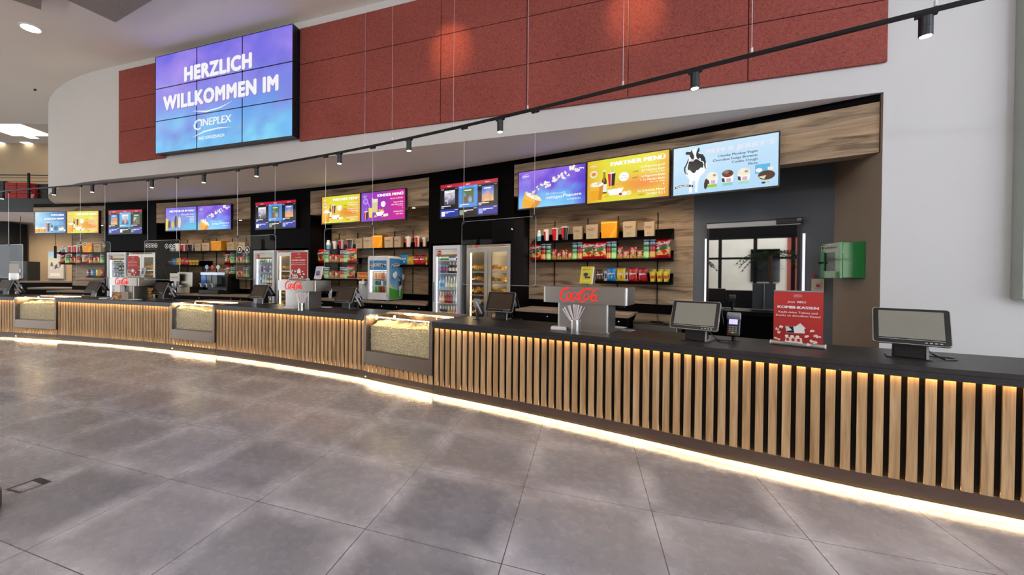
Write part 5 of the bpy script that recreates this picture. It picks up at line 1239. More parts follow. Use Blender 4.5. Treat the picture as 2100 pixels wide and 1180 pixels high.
goods([('swt_brown', 1222.5, 1239, 553), ('bar', 1239.5, 1246.5, 556), ('swt_blue', 1245, 1264, 549), ('bar', 1260, 1265.5, 560, .54), ('swt_yellow', 1265, 1283.5, 550), ('bar', 1282, 1289, 559), ('swt_red', 1289.5, 1308.5, 549), ('swt_crim', 1309, 1329, 550), ('yel', 1332.5, 1345, 557, .46), ('yel', 1347, 1358.5, 557, .46), ('yel', 1360.5, 1371.5, 557, .46), ('yel', 1336, 1347.5, 552.5, .58), ('yel', 1350, 1361.5, 552.5, .58), ('yel', 1364, 1375.5, 552.5, .58)], Z3, R3)
for px, a, b in ((1137.5, 453, 620), (1205, 449, 620), (1267, 444, 600), (1348.5, 437, 640)): rail(px, a, b, 'slim black wall rail behind the shelves of the nearest bay')
# middle-right bay with the freezer
Z4, Z5, Z6, Z7 = zz(860, 506), zz(845, 543.3), zz(680, 538.5, .16), zz(680, 571, .16)
shelf(sz(660, 510, .42)[0], sz(878.5, 510, .42)[0], Z4, 'long top snack shelf of the freezer bay'); shelf(sz(809, 545, .42)[0], sz(878.5, 545, .42)[0], Z5, 'short sweets shelf right of the ice cream freezer')
shelf(sz(653, 545, .18)[0], sz(733, 545, .18)[0], Z6, 'upper crisp shelf left of the ice cream freezer', front=.16); shelf(sz(653, 575, .18)[0], sz(733, 575, .18)[0], Z7, 'lower crisp shelf left of the ice cream freezer', front=.16)
goods([('bot', 669, 678, 493), ('cup_white', 682, 691, 493.5), ('cup_red', 695, 705.5, 491.5), ('cup_black', 711.5, 724, 489.5), ('box', 733, 746, 488), ('box', 749.5, 767, 485), ('box_orange', 768, 789.5, 481), ('box', 792.5, 810, 484.4), ('box', 811.5, 825, 484), ('cup_white', 831.5, 843, 484), ('cup_red', 850, 862, 484), ('cup_white', 866, 875.5, 485.5)], Z4, 'top shelf of the freezer bay')
goods([('swt_brown', 810, 821.5, 526), ('swt_blue', 821.5, 837.5, 521), ('swt_yellow', 835, 848.5, 525), ('swt_red', 848.5, 862.5, 523), ('swt_crim', 861, 875, 522.5), ('yel', 873, 879, 528)], Z5, 'sweets shelf right of the freezer')
goods([('big', 651, 668, 511.7), ('can_green', 666, 675, 514), ('nut0', 674, 684.5, 522), ('nut2', 685, 697, 523), ('can_red', 698.5, 708, 514), ('can_green', 706.5, 715, 514.5), ('big', 709, 732, 510)], Z6, 'upper crisp shelf left of the freezer', .25)
goods([('big', 652, 667, 545), ('can_green', 666, 675, 548), ('nut0', 674.5, 685, 555), ('nut2', 686, 697, 556), ('can_red', 698.5, 708, 548), ('can_green', 706.5, 714, 548.5), ('big', 710, 728.5, 543)], Z7, 'lower crisp shelf left of the freezer', .25)
for px, a, b in ((695.5, 480, 585), (733.5, 478, 585), (809, 474, 590), (847, 472, 602)): rail(px, a, b, 'slim black wall rail behind the shelves of the freezer bay')
# slush machine bay
Z8, Z9, Z10, Z11 = zz(430, 514.5, .24), zz(365, 543.5, .24), zz(490, 540), zz(490, 569)
shelf(sz(343, 515, .26)[0], sz(512, 515, .26)[0], Z8, 'long top snack shelf of the slush machine bay', front=.24); shelf(sz(343, 545, .26)[0], sz(408, 545, .26)[0], Z9, 'short sweets shelf left of the slush machine', front=.24)
shelf(sz(461, 545, .42)[0], sz(512, 545, .42)[0], Z10, 'upper crisp shelf right of the slush machine'); shelf(sz(461, 572, .42)[0], sz(512, 572, .42)[0], Z11, 'lower crisp shelf right of the slush machine')
goods([('bot', 350, 358, 503), ('cup_white', 359.5, 370, 499), ('cup_red', 372.5, 383, 500), ('cup_black', 385, 396.5, 499.5), ('box', 404, 416.5, 499), ('box', 420, 435, 497), ('box_orange', 441, 462.5, 493), ('box', 470.5, 485, 496), ('box', 494.5, 507, 496)], Z8, 'top shelf of the slush machine bay', .35)
goods([('swt_brown', 346, 352.5, 532), ('swt_blue', 353, 361.5, 530), ('swt_yellow', 361.5, 371, 529), ('swt_red', 371, 381, 529), ('swt_crim', 381, 390, 529.5), ('yel', 389, 395, 534), ('yel', 395.5, 401, 534), ('yel', 402, 407.5, 534)], Z9, 'sweets shelf left of the slush machine', .34)
goods([('big', 461, 475, 516), ('can_green', 474, 482, 518), ('nut0', 483, 491, 525), ('nut2', 492, 499, 525), ('can_red', 499, 505, 519), ('can_green', 505.5, 512, 518)], Z10, 'upper crisp shelf right of the slush machine')
goods([('big', 463, 476, 544), ('can_green', 475, 483, 548), ('nut0', 484, 492, 554), ('nut2', 493, 500, 554), ('can_red', 500, 506, 549), ('can_green', 506, 512, 549)], Z11, 'lower crisp shelf right of the slush machine')
for px, a, b in ((385, 492, 580), (416.5, 491, 590), (444, 490, 590), (476.5, 489, 592), (505, 488, 592)): rail(px, a, b, 'slim black wall rail behind the shelves of the slush machine bay')
# leftmost bay
Z12, Z13, Z14 = zz(165, 517.5), zz(180, 540), zz(195, 567)
shelf(sz(116, 520, .42)[0], sz(214, 520, .42)[0], Z12, 'top snack shelf of the leftmost bay'); shelf(sz(125, 542, .42)[0], sz(214, 542, .42)[0], Z13, 'middle crisp shelf of the leftmost bay'); shelf(sz(178, 568, .42)[0], sz(214, 568, .42)[0], Z14, 'short bottom sweets shelf of the leftmost bay')
goods([('bot', 127, 133, 505), ('cup_white', 133.5, 141.5, 507), ('cup_red', 142, 151, 504), ('cup_red', 152.5, 162, 503), ('cup_black', 164, 176.5, 501), ('box_orange', 177.5, 197.5, 497.5), ('box', 198.5, 213.5, 499)], Z12, 'top shelf of the leftmost bay')
goods([('big', 119.5, 136, 520), ('can_green', 136, 143, 522), ('nut0', 143, 150.5, 527), ('nut2', 151, 158, 527), ('can_red', 158.5, 165, 521), ('big', 167.5, 184, 518.5), ('can_red', 184, 190, 522), ('nut0', 191, 199, 526), ('nut2', 199.5, 207, 526), ('can_green', 207.5, 214, 520)], Z13, 'middle shelf of the leftmost bay')
goods([('swt_brown', 178.5, 186, 553), ('swt_blue', 186.5, 196, 552), ('swt_yellow', 196.5, 206, 552), ('swt_red', 206, 214, 552)], Z14, 'bottom shelf of the leftmost bay')
# ------------------------------------------------------------------ things on the counter
mat('screen_painted_reflection', '#6c6c64', .25, spec=.4, var=(260, .1), emit=.35)  # even grey glow painted in for the windows mirrored in the glass
mat('screen_brown', '#3a2c20', .1, spec=.6, var=(4, .1))
def till(px, py, label, off=None, scr='screen_brown', turn=0.0):
    P = atz(px, py, ZT)
    if off is not None: P = hit(px, py, CEN, RB + off)
    s = s_of(P); t = thing('till', label, 'till', (P[0], P[1], ZT), rot(s) + turn, 'double-sided tills on the counter')
    a = math.radians(26); w = .365; hgt = .27
    F_ = Matrix.Translation((0, -.128, .112)) @ Matrix.Rotation(-a, 4, 'X')
    obj('customer_display', MB().prism(rrect(-w / 2, w / 2, 0, hgt, .018, 4), 0, .02, 'y').xf(F_), 'silver_plastic', t)
    fb = MB().prism(rrect(-w / 2 + .004, w / 2 - .004, .004, hgt - .004, .016, 4), -.003, .002, 'y').xf(F_); fc = obj('display_bezel', fb, 'black_gloss', t)
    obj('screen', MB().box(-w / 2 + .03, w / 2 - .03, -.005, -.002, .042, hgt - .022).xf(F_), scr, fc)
    kb = MB().box(-w / 2 + .03, w / 2 - .03, -.0045, -.002, .031, .034)
    for k in range(4): kb.box(w / 2 - .12 + k * .022, w / 2 - .107 + k * .022, -.0045, -.002, .013, .02)
    obj('button_strip', kb.xf(F_), 'silver_plastic', fc)
    B_ = Matrix.Translation((0, .175, .15)) @ Matrix.Rotation(a + .2, 4, 'X')
    obj('staff_display', MB().prism(rrect(-w / 2 + .01, w / 2 - .01, 0, .25, .015, 4), -.018, 0, 'y').xf(B_), 'black_plastic', t)
    obj('staff_display_edge', MB().prism(rrect(-w / 2 + .008, w / 2 - .008, -.002, .252, .016, 4), -.008, -.004, 'y').xf(B_), 'silver_plastic', t)
    obj('stand', MB().prism([(-.06, .006), (.09, .006), (.06, .22), (.0, .3), (-.04, .28)], -.075, .075, 'x'), 'black_plastic', t, bevel=.006)
    obj('stand_trim', MB().prism([(-.062, .004), (.1, .004), (.1, .018), (-.044, .018), (-.018, .26), (-.035, .26)], .076, .088, 'x'), 'silver_plastic', t)
    obj('receipt_printer', MB().box(-w / 2 + .03, w / 2 - .03, -.06, -.02, .06, .2).xf(B_), 'silver_plastic', t, bevel=.004)
    obj('base_plate', MB().prism(rrect(-.11, .11, -.09, .12, .02, 4), 0, .008, 'z'), 'black_plastic', t)
    q = random.Random(px)
    obj('cable', MB().tube([(.07, .08, .09), (.12, .1, .03), (.17, .04 + q.uniform(-.05, .05), .006), (.23, .1, .006), (.2, .17, .006), (.1, .15, .006)], .005, 6), 'cable_black', t)
    return t
till(1863, 734, 'lone grey-screened till at the right end of the counter', None, 'screen_painted_reflection', -.06)
till(1428, 699, 'grey-screened till with a card reader left of the red banner', None, 'screen_painted_reflection', -.12)
till(1030, 656, 'dark-screened till right of the nearest popcorn case', None, 'screen_brown', .06)
till(713, 634, 'dark-screened till left of the nearest popcorn case', None, 'screen_brown', .02)
till(537, 624, 'dark-screened till left of the middle drink tower', None)
till(334, 610, 'dark-screened till right of the farthest drink tower', -1.2)
till(197, 607, 'till left of the farthest drink tower', -1.25)
till(17, 603, 'till at the far left edge of the picture', -1.2)
def terminal(px, py, label, face, off=None, ph=.2):
    P = atz(px, py, ZT)
    if off is not None: P = hit(px, py, CEN, RB + off)
    s = s_of(P); t = thing('card_terminal', label, 'card reader', (P[0], P[1], ZT), rot(s) + face, 'card readers on poles')
    obj('base', MB().lathe([(.045, 0), (.045, .006), (.02, .01)], 20, 0, .05), 'dark_steel', t)
    obj('pole', MB().lathe([(.016, .006), (.016, ph)], 14, 0, .05), 'dark_steel', t)
    X = Matrix.Translation((0, .05, ph + .03)) @ Matrix.Rotation(PI / 2, 4, 'Y')
    obj('hinge', MB().lathe([(.03, -.05), (.036, -.045), (.036, .045), (.03, .05)], 18).xf(X), 'grey_plastic', t)
    K = Matrix.Translation((0, -.045, ph - .13)) @ Matrix.Rotation(math.radians(-28), 4, 'X')
    hs = obj('handset', MB().prism(rrect(-.042, .042, 0, .2, .014, 4), 0, .035, 'y').xf(K), 'black_plastic', t)
    obj('cradle', MB().prism(rrect(-.046, .046, .02, .2, .012, 4), .034, .055, 'y').xf(K), 'silver_plastic', t)
    obj('screen', MB().box(-.031, .031, -.003, .001, .105, .165).xf(K), 'screen_lilac', hs)
    for i in range(3):
        for j in range(4): obj('key', MB().box(-.03 + i * .022, -.014 + i * .022, -.004, .001, .02 + j * .018, .031 + j * .018).xf(K), ('red_paint', 'key_yellow', 'green_paint')[i] if j == 0 else 'grey_plastic', hs)
    return t
mat('screen_lilac', '#b9b6e6', .2, emit=.9, var=(200, .05)); mat('key_yellow', '#d8b820', .5, var=(10, .03))
terminal(1503, 701, 'card reader with a lit lilac screen beside the grey-screened till', -.05, None, .19)
terminal(985, 655, 'card reader on a black pole left of the dark till near the nacho cabinet', PI - .5, None, .2)
terminal(741, 637, 'card reader on a pole just left of the nearest popcorn case', PI - .9, None, .2)
terminal(361, 612, 'card reader on a pole just left of the middle popcorn case', PI - .9, -1.35, .2)
terminal(46, 606, 'card reader on a pole above the farthest popcorn case', PI - .9, -1.35, .2)

# red illuminated script of the drink towers
def script(w):
    p = Pic(.0003); k = w / 9.2
    def A(cx, cz, rx, rz, a0, a1, n=12, sl=.28):
        o = []
        for i in range(n + 1):
            t = math.radians(a0 + (a1 - a0) * i / n); x, z = rx * math.cos(t), rz * math.sin(t); o.append(((cx + x + z * sl) * k, (cz + z) * k))
        return o
    def wid(n, a, b, c): return [k * (a + (b - a) * min(1, i / (n * .4)) if i < n * .4 else b + (c - b) * (i - n * .4) / (n * .6)) for i in range(n)]
    def S(pts, a=.1, b=.42, c=.12): p.line(pts, wid(len(pts), a, b, c), '#ff3228')
    S(A(1.75, 1.75, 1.15, 1.5, 60, 285, 20), .12, .5, .2)
    S([(x * k, z * k) for x, z in ((1.6, .22), (2.1, .35), (2.7, .42), (3.3, .3), (3.9, .08))], .2, .3, .06)
    S(A(2.25, 2.85, .32, .28, 200, 20, 8), .1, .26, .1)
    S(A(2.55, 1.45, .5, .78, 90, 450, 18), .14, .3, .14)
    S(A(3.75, 1.45, .48, .75, 50, 320, 14), .1, .32, .14)
    S(A(4.65, 1.4, .45, .75, 90, 450, 16), .12, .28, .12); S([(5.25 * k, 2.1 * k), (5.05 * k, 1.3 * k), (5.1 * k, .75 * k), (5.4 * k, .85 * k)], .3, .3, .1)
    S([(5.45 * k, 1.95 * k), (5.75 * k, 2.05 * k)], .2, .2, .2)
    S(A(6.0, 1.55, 1.0, 1.5, 55, 300, 20), .12, .5, .16)
    S([(x * k, z * k) for x, z in ((6.1, 2.5), (6.4, 3.05), (7.0, 3.15), (7.6, 2.9), (8.2, 2.7), (9.2, 3.2))], .1, .36, .06)
    S(A(6.55, 1.25, .48, .72, 90, 450, 16), .14, .3, .14)
    S([(x * k, z * k) for x, z in ((8.35, 2.75), (7.9, 2.1), (7.55, 1.2), (7.5, .6), (7.85, .62))], .14, .32, .1)
    S(A(8.2, 1.1, .42, .68, 90, 450, 16), .12, .28, .12); S([(8.75 * k, 1.75 * k), (8.6 * k, 1.0 * k), (8.62 * k, .5 * k), (8.9 * k, .55 * k)], .28, .3, .1)
    p.ell(9.0 * k, .5 * k, .13 * k, .13 * k, '#ff3228', 10)
    return p
HB = .285; HT = .455
def tower(px, off, label, lw=.41, lx=-.245):
    s = sz(px, 620, off)[0]; P = pt(s, off, ZT); t = thing('drink_tower', label, 'drinks dispenser', P, rot(s), 'drink towers with red script')
    obj('column', MB().prism(rrect(-.27, .25, .0, .32, .03, 5), .008, HB, 'z').prism(rrect(-.285, .265, -.012, .33, .03, 5), 0, .008, 'z'), 'steel', t)
    obj('head', MB().prism(rrect(-.42, .43, -.03, .36, .035, 5), HB, HT, 'z'), 'steel', t)
    p = script(lw); p.v = [(x + lx, y - .032, z + HB + .016) for x, y, z in p.v]; obj('lit_lettering', p, 'neon_red', t, smooth=0)
    for i in range(5): obj('valve', MB().box(-.3 + i * .14, -.24 + i * .14, .36, .42, HB - .05, HB + .06), 'black_plastic', t)
    return s
TW3 = tower(1195, -1.66, 'nearest steel drink tower with red illuminated script, beside the straw cup'); TW2 = tower(608, -1.6, 'middle steel drink tower with red illuminated script'); TW1 = tower(255, -1.55, 'farthest steel drink tower with red illuminated script')
def straws(px, py, label, glabel, seed, n=30):
    P = atz(px, py, ZT); s = s_of(P); t = thing('straw_holder', label, 'straw holder', (P[0], P[1], ZT), rot(s))
    cup = MB().lathe([(.046, .004), (.048, .0), (.048, .115), (.045, .115), (.045, .006)], 28, cap=False).lathe([(.046, .003), (.046, .006)], 28)
    obj('steel_cup', cup, 'steel_bright', t)
    hb = MB()
    for a in range(0, 360, 30):
        if a % 60 == 0:
            for j in range(7): q = math.radians(a); x, y = .0485 * math.cos(q), .0485 * math.sin(q); hb.box(x - .003, x + .003, y - .003, y + .003, .02 + j * .012, .026 + j * .012)
    obj('punched_holes', hb, 'gap_black', t)
    q = random.Random(seed); base = None
    for i in range(n):
        a = q.uniform(0, 2 * PI); tl = q.uniform(.05, .6); r0 = .036 * min(1, tl / .4) * q.uniform(.6, 1); L0 = q.uniform(.265, .29)
        if base is None: base = obj('drinking_straw', MB().lathe([(.0042, 0), (.0042, L0 * .3), (.0042, L0 * .6), (.0042, L0)], 7, c=lambda j, u: lin('#f4f2f4') if (j + int(u * 7)) % 3 else lin('#e8c9cc')), 'print_matt'); o = base
        else: o = base.copy(); C.objects.link(o)
        fx, fy = -r0 * math.cos(a), -r0 * math.sin(a)
        o.location = (P[0] + fx * .6, P[1] + fy * .6, ZT + .008); d = Vector((math.sin(tl) * math.cos(a), math.sin(tl) * math.sin(a) * .6, math.cos(tl)))
        o.rotation_euler = d.to_track_quat('Z', 'Y').to_euler(); tag(o, glabel, 'straw', 'straws in the %s' % label[:40])
straws(1179, 679, 'punched steel cup full of straws in front of the nearest drink tower', 'paper-wrapped straw in the cup of the nearest drink tower', 2)
straws(618, 637, 'punched steel cup full of straws in front of the middle drink tower', 'paper-wrapped straw in the cup of the middle drink tower', 6)
# left: patterned box with napkins
P = hit(238, 611, CEN, RB - 1.68); s = s_of(P); t = thing('napkin_box', 'colourful mosaic-patterned napkin box left of the farthest drink tower', 'napkin box', (P[0], P[1], ZT), rot(s))
pm = MB(); q = random.Random(3); pm.box(-.14, .16, .004, .16, 0, .16, lin('#d8c8b8'))
for i in range(14):
    for j in range(8): pm.box(-.14 + i * .0214, -.12 + i * .0214, 0, .004, j * .02, j * .02 + .018, lin(q.choice(['#c8482a', '#e8c030', '#3a6ea0', '#e8e0d0', '#7a3a20', '#d88a30', '#4a8a50', '#b8202a'])))
obj('box', pm, 'print_matt', t); obj('napkins', MB().box(-.09, .07, .03, .12, .16, .3), 'white_plastic', t)
def napkins(px, py, label, w=.16, off=None, h=.03):
    P = atz(px, py, ZT) if off is None else hit(px, py, CEN, RB + off); s = s_of(P); tag(obj('napkin_stack', MB().box(-w / 2, w / 2, -.05, .05, 0, h).box(-w / 2 + .01, w / 2 - .01, -.045, .04, h, h + .004), 'white_plastic', None, (P[0], P[1], ZT), rot(s) + .15, bevel=.002), label, 'napkins', 'white napkin stacks on the counter')
napkins(1147, 676, 'white napkin stack left of the nearest straw cup'); napkins(596, 633, 'white napkin stack left of the middle straw cup', .22); napkins(275, 612, 'white papers right of the farthest drink tower', .3, -1.6, .012); napkins(215, 609, 'small white napkins left of the mosaic napkin box', .2, -1.6, .02); napkins(665, 628, 'white paper pile right of the middle drink tower', .26, -1.25, .01)
for px, py, lb, c in ((1278, 677, 'printed leaflet lying right of the nearest drink tower', '#b8b4b0'), (1262, 671, 'white folded paper behind the leaflet by the nearest drink tower', '#dcdad8')):
    P = atz(px, py, ZT); p = Pic(); p.rect(-.1, -.07, .1, .07, c)
    if c == '#b8b4b0': p.rect(-.08, -.04, .0, .03, '#5c5a5a'); p.rect(.02, -.05, .08, .05, '#8d8a88')
    m = MB().box(-.1, .1, -.07, .07, 0, .002, lin(c)); p.v = [(x, z, .0022 - y) for x, y, z in p.v]; tag(obj('leaflet', merge(m, p), 'print_matt', None, (P[0], P[1], ZT), rot(s_of(P)) - .2, smooth=0), lb, 'paper')
# red roll-up banners
def banner(px0, px1, ytop, z, P, label, turn=0.0, big=True):
    s = s_of(P); o_ = off_of(P); a, b = sz(px0, 600, o_)[0], sz(px1, 600, o_)[0]; W = (b - a) * (RB + o_) / RB; c = pt((a + b) / 2, o_); Hh = zat((px0 + px1) / 2, ytop, c[0], c[1]) - z
    t = thing('rollup_banner', label, 'banner', (c[0], c[1], z), rot(s) + turn, 'red table banners')
    hw = W / 2; p = Pic(clip=(-hw, .02, hw, Hh)); p.grad(-hw, .02, hw, Hh, lambda u, v: (190, 58, 56) if v > .1 else (184, 54, 54), 2, 2)
    cineplex(p, -W * .09, Hh * .91, W * .18, '#f6e8e4'); T2(p, 'Jetzt', -W * .06, Hh * .79, Hh * .05, '#fbf4f0', 'r', W * .15, 2, .2); T2(p, 'NEU:', -W * .01, Hh * .79, Hh * .052, '#ffffff', 'l', W * .17, 4, .2)
    for k in (-.004, -.0013, .0013, .004): p.text('KOMBI-KASSEN', k * W * 2, Hh * .685, Hh * .068, '#ffffff', 'c', W * .82)
    T2(p, 'Kaufe deine Tickets und', 0, Hh * .6, Hh * .05, '#fbf4f0', 'c', W * .78, 2); T2(p, 'Snacks an derselben Kasse!', 0, Hh * .54, Hh * .05, '#fbf4f0', 'c', W * .9, 2)
    p.poly([(-W * .1, Hh * .32), (W * .06, Hh * .43), (W * .17, Hh * .34), (W * .0, Hh * .26)], '#e9f2f0'); p.poly([(-W * .25, Hh * .36), (W * .13, Hh * .365), (W * .155, Hh * .25), (-W * .21, Hh * .235)], '#f4f7f6'); p.poly([(-W * .245, Hh * .355), (-W * .08, Hh * .36), (-W * .06, Hh * .245), (-W * .205, Hh * .24)], '#1d2430'); p.poly([(-W * .24, Hh * .35), (-W * .18, Hh * .352), (-W * .1, Hh * .29), (-W * .215, Hh * .27)], '#dfe8ea')
    for k, (u, v) in enumerate(((-.41, .3), (-.38, .24), (-.33, .34), (.3, .3), (.37, .22), (.42, .21), (.2, .2), (.3, .13), (.36, .11), (-.44, .12), (-.38, .12), (.24, .07))): kernel(p, W * u, Hh * v, W * .045, k + 5)
    p.poly([(-W * .24, Hh * .08), (W * .12, Hh * .07), (W * .1, Hh * .17), (-W * .22, Hh * .17)], '#f4efe8')
    for k in range(3): p.ell(-W * (.18 - .11 * k), Hh * .13, W * .035, Hh * .03, '#c83030', 8); p.ell(-W * (.2 - .11 * k), Hh * .19, W * .04, Hh * .025, '#fbf6ee', 8)
    obj('printed_sheet', p, 'print_matt', t, smooth=0); obj('sheet_back', MB().box(-hw, hw, .0005, .002, .02, Hh), 'grey_plastic', t); obj('top_bar', MB().box(-hw, hw, -.004, .004, Hh - .004, Hh + .006), 'silver_plastic', t)
    obj('foot', MB().prism(rrect(-.035, .035, 0, .034, .016, 5), -hw - .012, hw + .012, 'x'), 'silver_plastic', t)
    for sx in (-1, 1): obj('end_cap', MB().prism(rrect(-.036, .036, 0, .035, .017, 5), sx * (hw + .012), sx * (hw + .02), 'x'), 'white_plastic', t)
    obj('support_rod', MB().tube([(0, .015, .03), (0, .006, Hh)], .004, 6), 'silver_plastic', t)
banner(1587, 1689, 598, ZT, atz(1638, 711, ZT), 'red roll-up banner reading KOMBI-KASSEN standing on the worktop', -.1)
banner(596.5, 630, 517, ZT + HT, pt(TW2 - .05, -1.45), 'red roll-up banner standing on the middle drink tower'); banner(262, 284, 525, ZT + HT, pt(TW1 + .1, -1.4), 'red roll-up banner standing on the farthest drink tower')
def brochure(px0, px1, ytop, off, z, label, cs, txt):
    a, b = sz(px0, 570, off)[0], sz(px1, 570, off)[0]; s = (a + b) / 2; W = b - a; c = pt(s, off); Hh = zat((px0 + px1) / 2, ytop, c[0], c[1]) - z; t = thing('brochure_stand', label, 'brochure stand', (c[0], c[1], z), rot(s) - .25)
    p = Pic(); p.rect(-W / 2, .03, W / 2, Hh, cs[0]); p.rect(-W * .3, Hh * .35, W * .3, Hh * .7, cs[1]); p.ell(-W * .05, Hh * .6, W * .2, Hh * .1, cs[2], 10); p.rect(-W * .1, Hh * .42, W * .35, Hh * .5, cs[2])
    for k, (tx, v, h) in enumerate(txt): T2(p, tx, 0, Hh * v, Hh * h, '#33302a', 'c', W * .6, 2)
    K = Matrix.Rotation(math.radians(-12), 4, 'X'); p.xf(K); obj('leaflets', p, 'print_matt', t, smooth=0)
    obj('leaflet_pack', MB().box(-W / 2, W / 2, .001, .02, .03, Hh).xf(K), 'white_plastic', t); obj('acrylic_holder', MB().box(-W / 2 - .004, W / 2 + .004, .022, .025, 0, Hh * .9).box(-W / 2 - .004, W / 2 + .004, -.012, -.009, 0, Hh * .28).box(-W / 2 - .004, W / 2 + .004, -.012, .08, 0, .003).xf(Matrix.Identity(4)), 'glass_clear', t)
brochure(1187, 1213, 546, -1.52, ZT + HT, 'yellow leaflet stand on top of the nearest drink tower', ('#e8d94a', '#d9c93a', '#3a3c52'), (('CINEPLEX', .93, .03), ('PLUS', .82, .08), ('CINEPLEX', .12, .06)))
brochure(641, 658, 546, -1.45, ZT + HT, 'leaflet stand beside the banner on the middle drink tower', ('#cfd0dc', '#a03a4a', '#4a62a0'), (('Info', .85, .08),)); brochure(285, 295, 549, -1.4, ZT + HT, 'leaflet stand beside the banner on the farthest drink tower', ('#b8bccb', '#7a8098', '#50607c'), (('Info', .85, .08),))

# ------------------------------------------------------------------ glass door, light bars, first-aid cabinet, poster case
dv = Vector((BK[0] - DA[0], BK[1] - DA[1], 0)); DL = dv.length; dv.normalize(); drz = math.atan2(dv.y, dv.x)
def on_door(px, py):
    r = ray(px, py); det = r[0] * -dv.y + dv.x * r[1]; t = (DA[0] * -dv.y + dv.x * DA[1]) / det; X, Y = r[0] * t, r[1] * t
    return (X - DA[0]) * dv.x + (Y - DA[1]) * dv.y, H + r[2] * t
u0, dz1 = on_door(1450, 470); u1, _ = on_door(1641, 460)
d = thing('door_1', None, None, DA + (0,), drz); d['kind'] = 'structure'; del_ = [d.pop(k) for k in ('label', 'category') if k in d]
obj('door_pane', MB().box(u0 + .02, u1 - .02, -.012, -.002, 0, dz1), 'door_glass', d)
obj('door_frame', MB().box(u0, u0 + .025, -.03, 0, 0, dz1).box(u1 - .025, u1, -.03, 0, 0, dz1), 'black_plastic', d)
obj('top_rail', MB().box(u0, u1, -.05, 0, dz1, dz1 + .06), 'silver_plastic', d); obj('head_frame', MB().box(u0, u1, -.045, 0, dz1 + .06, dz1 + .075), 'black_plastic', d)
for lb, a, y0, y1 in (('vertical white light bar left of the glass door', 1448, 491, 640), ('vertical white light bar right of the glass door', 1648.5, 480, 640)):
    u, zt = on_door(a, y0); q = DA[0] + dv.x * u, DA[1] + dv.y * u
    t = thing('light_bar', lb, 'light bar', (q[0], q[1], 0), drz, 'white light bars beside the glass door'); obj('diffuser', MB().box(-.009, .009, -.036, -.012, .9, zt), 'led_bar', t); obj('mount', MB().box(-.016, .016, -.012, -.001, .88, zt + .01), 'silver_plastic', t)
ua, za = on_door(1591, 461); ub, zb = on_door(1645, 449); q = DA[0] + dv.x * ua, DA[1] + dv.y * ua
t = thing('door_sensor', 'black automatic door sensor above the right corner of the glass door', 'door sensor', (q[0], q[1], za - .005), drz); obj('housing', MB().box(0, ub - ua, -.06, -.001, 0, .075), 'black_plastic', t, bevel=.008); obj('sticker', MB().box((ub - ua) * .78, (ub - ua) * .96, -.062, -.0601, .035, .065), 'grey_plastic', t)
ua, za = on_door(1664, 598); ub, zb = on_door(1690, 572); q = DA[0] + dv.x * ua, DA[1] + dv.y * ua; W = ub - ua; Hh = zb - za
t = thing('wall_switch', 'cream switch plate with a red tag under the green cabinet', 'switch', (q[0], q[1], za), drz); obj('plate', MB().box(0, W, -.02, -.001, 0, Hh), 'cream_plastic' if 'cream_plastic' in MATS else 'white_plastic', t, bevel=.003); obj('rocker', MB().box(W * .28, W * .72, -.027, -.02, Hh * .2, Hh * .72), 'silver_plastic', t); obj('indicator', MB().box(W * .36, W * .64, -.029, -.027, Hh * .35, Hh * .55), 'red_paint', t); obj('red_tag', MB().box(W * .08, W * .2, -.024, -.012, Hh * .98, Hh * 1.35), 'red_paint', t)
s_, z_ = sz(1058, 470, .0); P = pt(1.384, .22, z_); o = obj('panel_lock', MB().lathe([(.014, 0), (.014, .006)], 16).xf(Matrix.Rotation(-PI / 2, 4, 'X')), 'steel_bright', None, pt(1.36, -.008, z_), rot(1.36)); tag(o, 'small round steel lock on the black pier by the nearest glass sheet', 'lock')
# green defibrillator cabinet on the brown return wall
bn = Vector((-WN[0], -WN[1], 0)); wl = Vector((-WD[0], -WD[1], 0))          # along the return wall (away from viewer), out of it (to the left)
def pxof(v):
    z = v.z - H; c, s = math.cos(PIT), math.sin(PIT); yf = c * v.y - s * z; zu = s * v.y + c * z; c, s = math.cos(ROL), math.sin(ROL); return PX + F * (c * v.x - s * zu) / yf
def solve(fn, tgt, lo, hi):
    for _ in range(50):
        m = (lo + hi) / 2
        if (fn(m) - tgt) * (fn(lo) - tgt) > 0: lo = m
        else: hi = m
    return m
c0 = Vector(CORN + (1.6,)); a = solve(lambda k: pxof(c0 + bn * k), 1775, 0, .8); D = solve(lambda k: pxof(c0 + bn * a + wl * k), 1722.5, 0, 1.5); e = solve(lambda k: pxof(c0 + bn * (a + k) + wl * D), 1681.5, 0, 1.2)
Q = c0 + bn * a; z1 = zat(1775, 496, Q.x, Q.y); z0 = zat(1775, 571, Q.x, Q.y); Hh = z1 - z0
t = thing('defibrillator_cabinet', 'bright green defibrillator cabinet on the brown side wall', 'first aid cabinet', (Q.x, Q.y, z0), math.atan2(bn.y, bn.x))
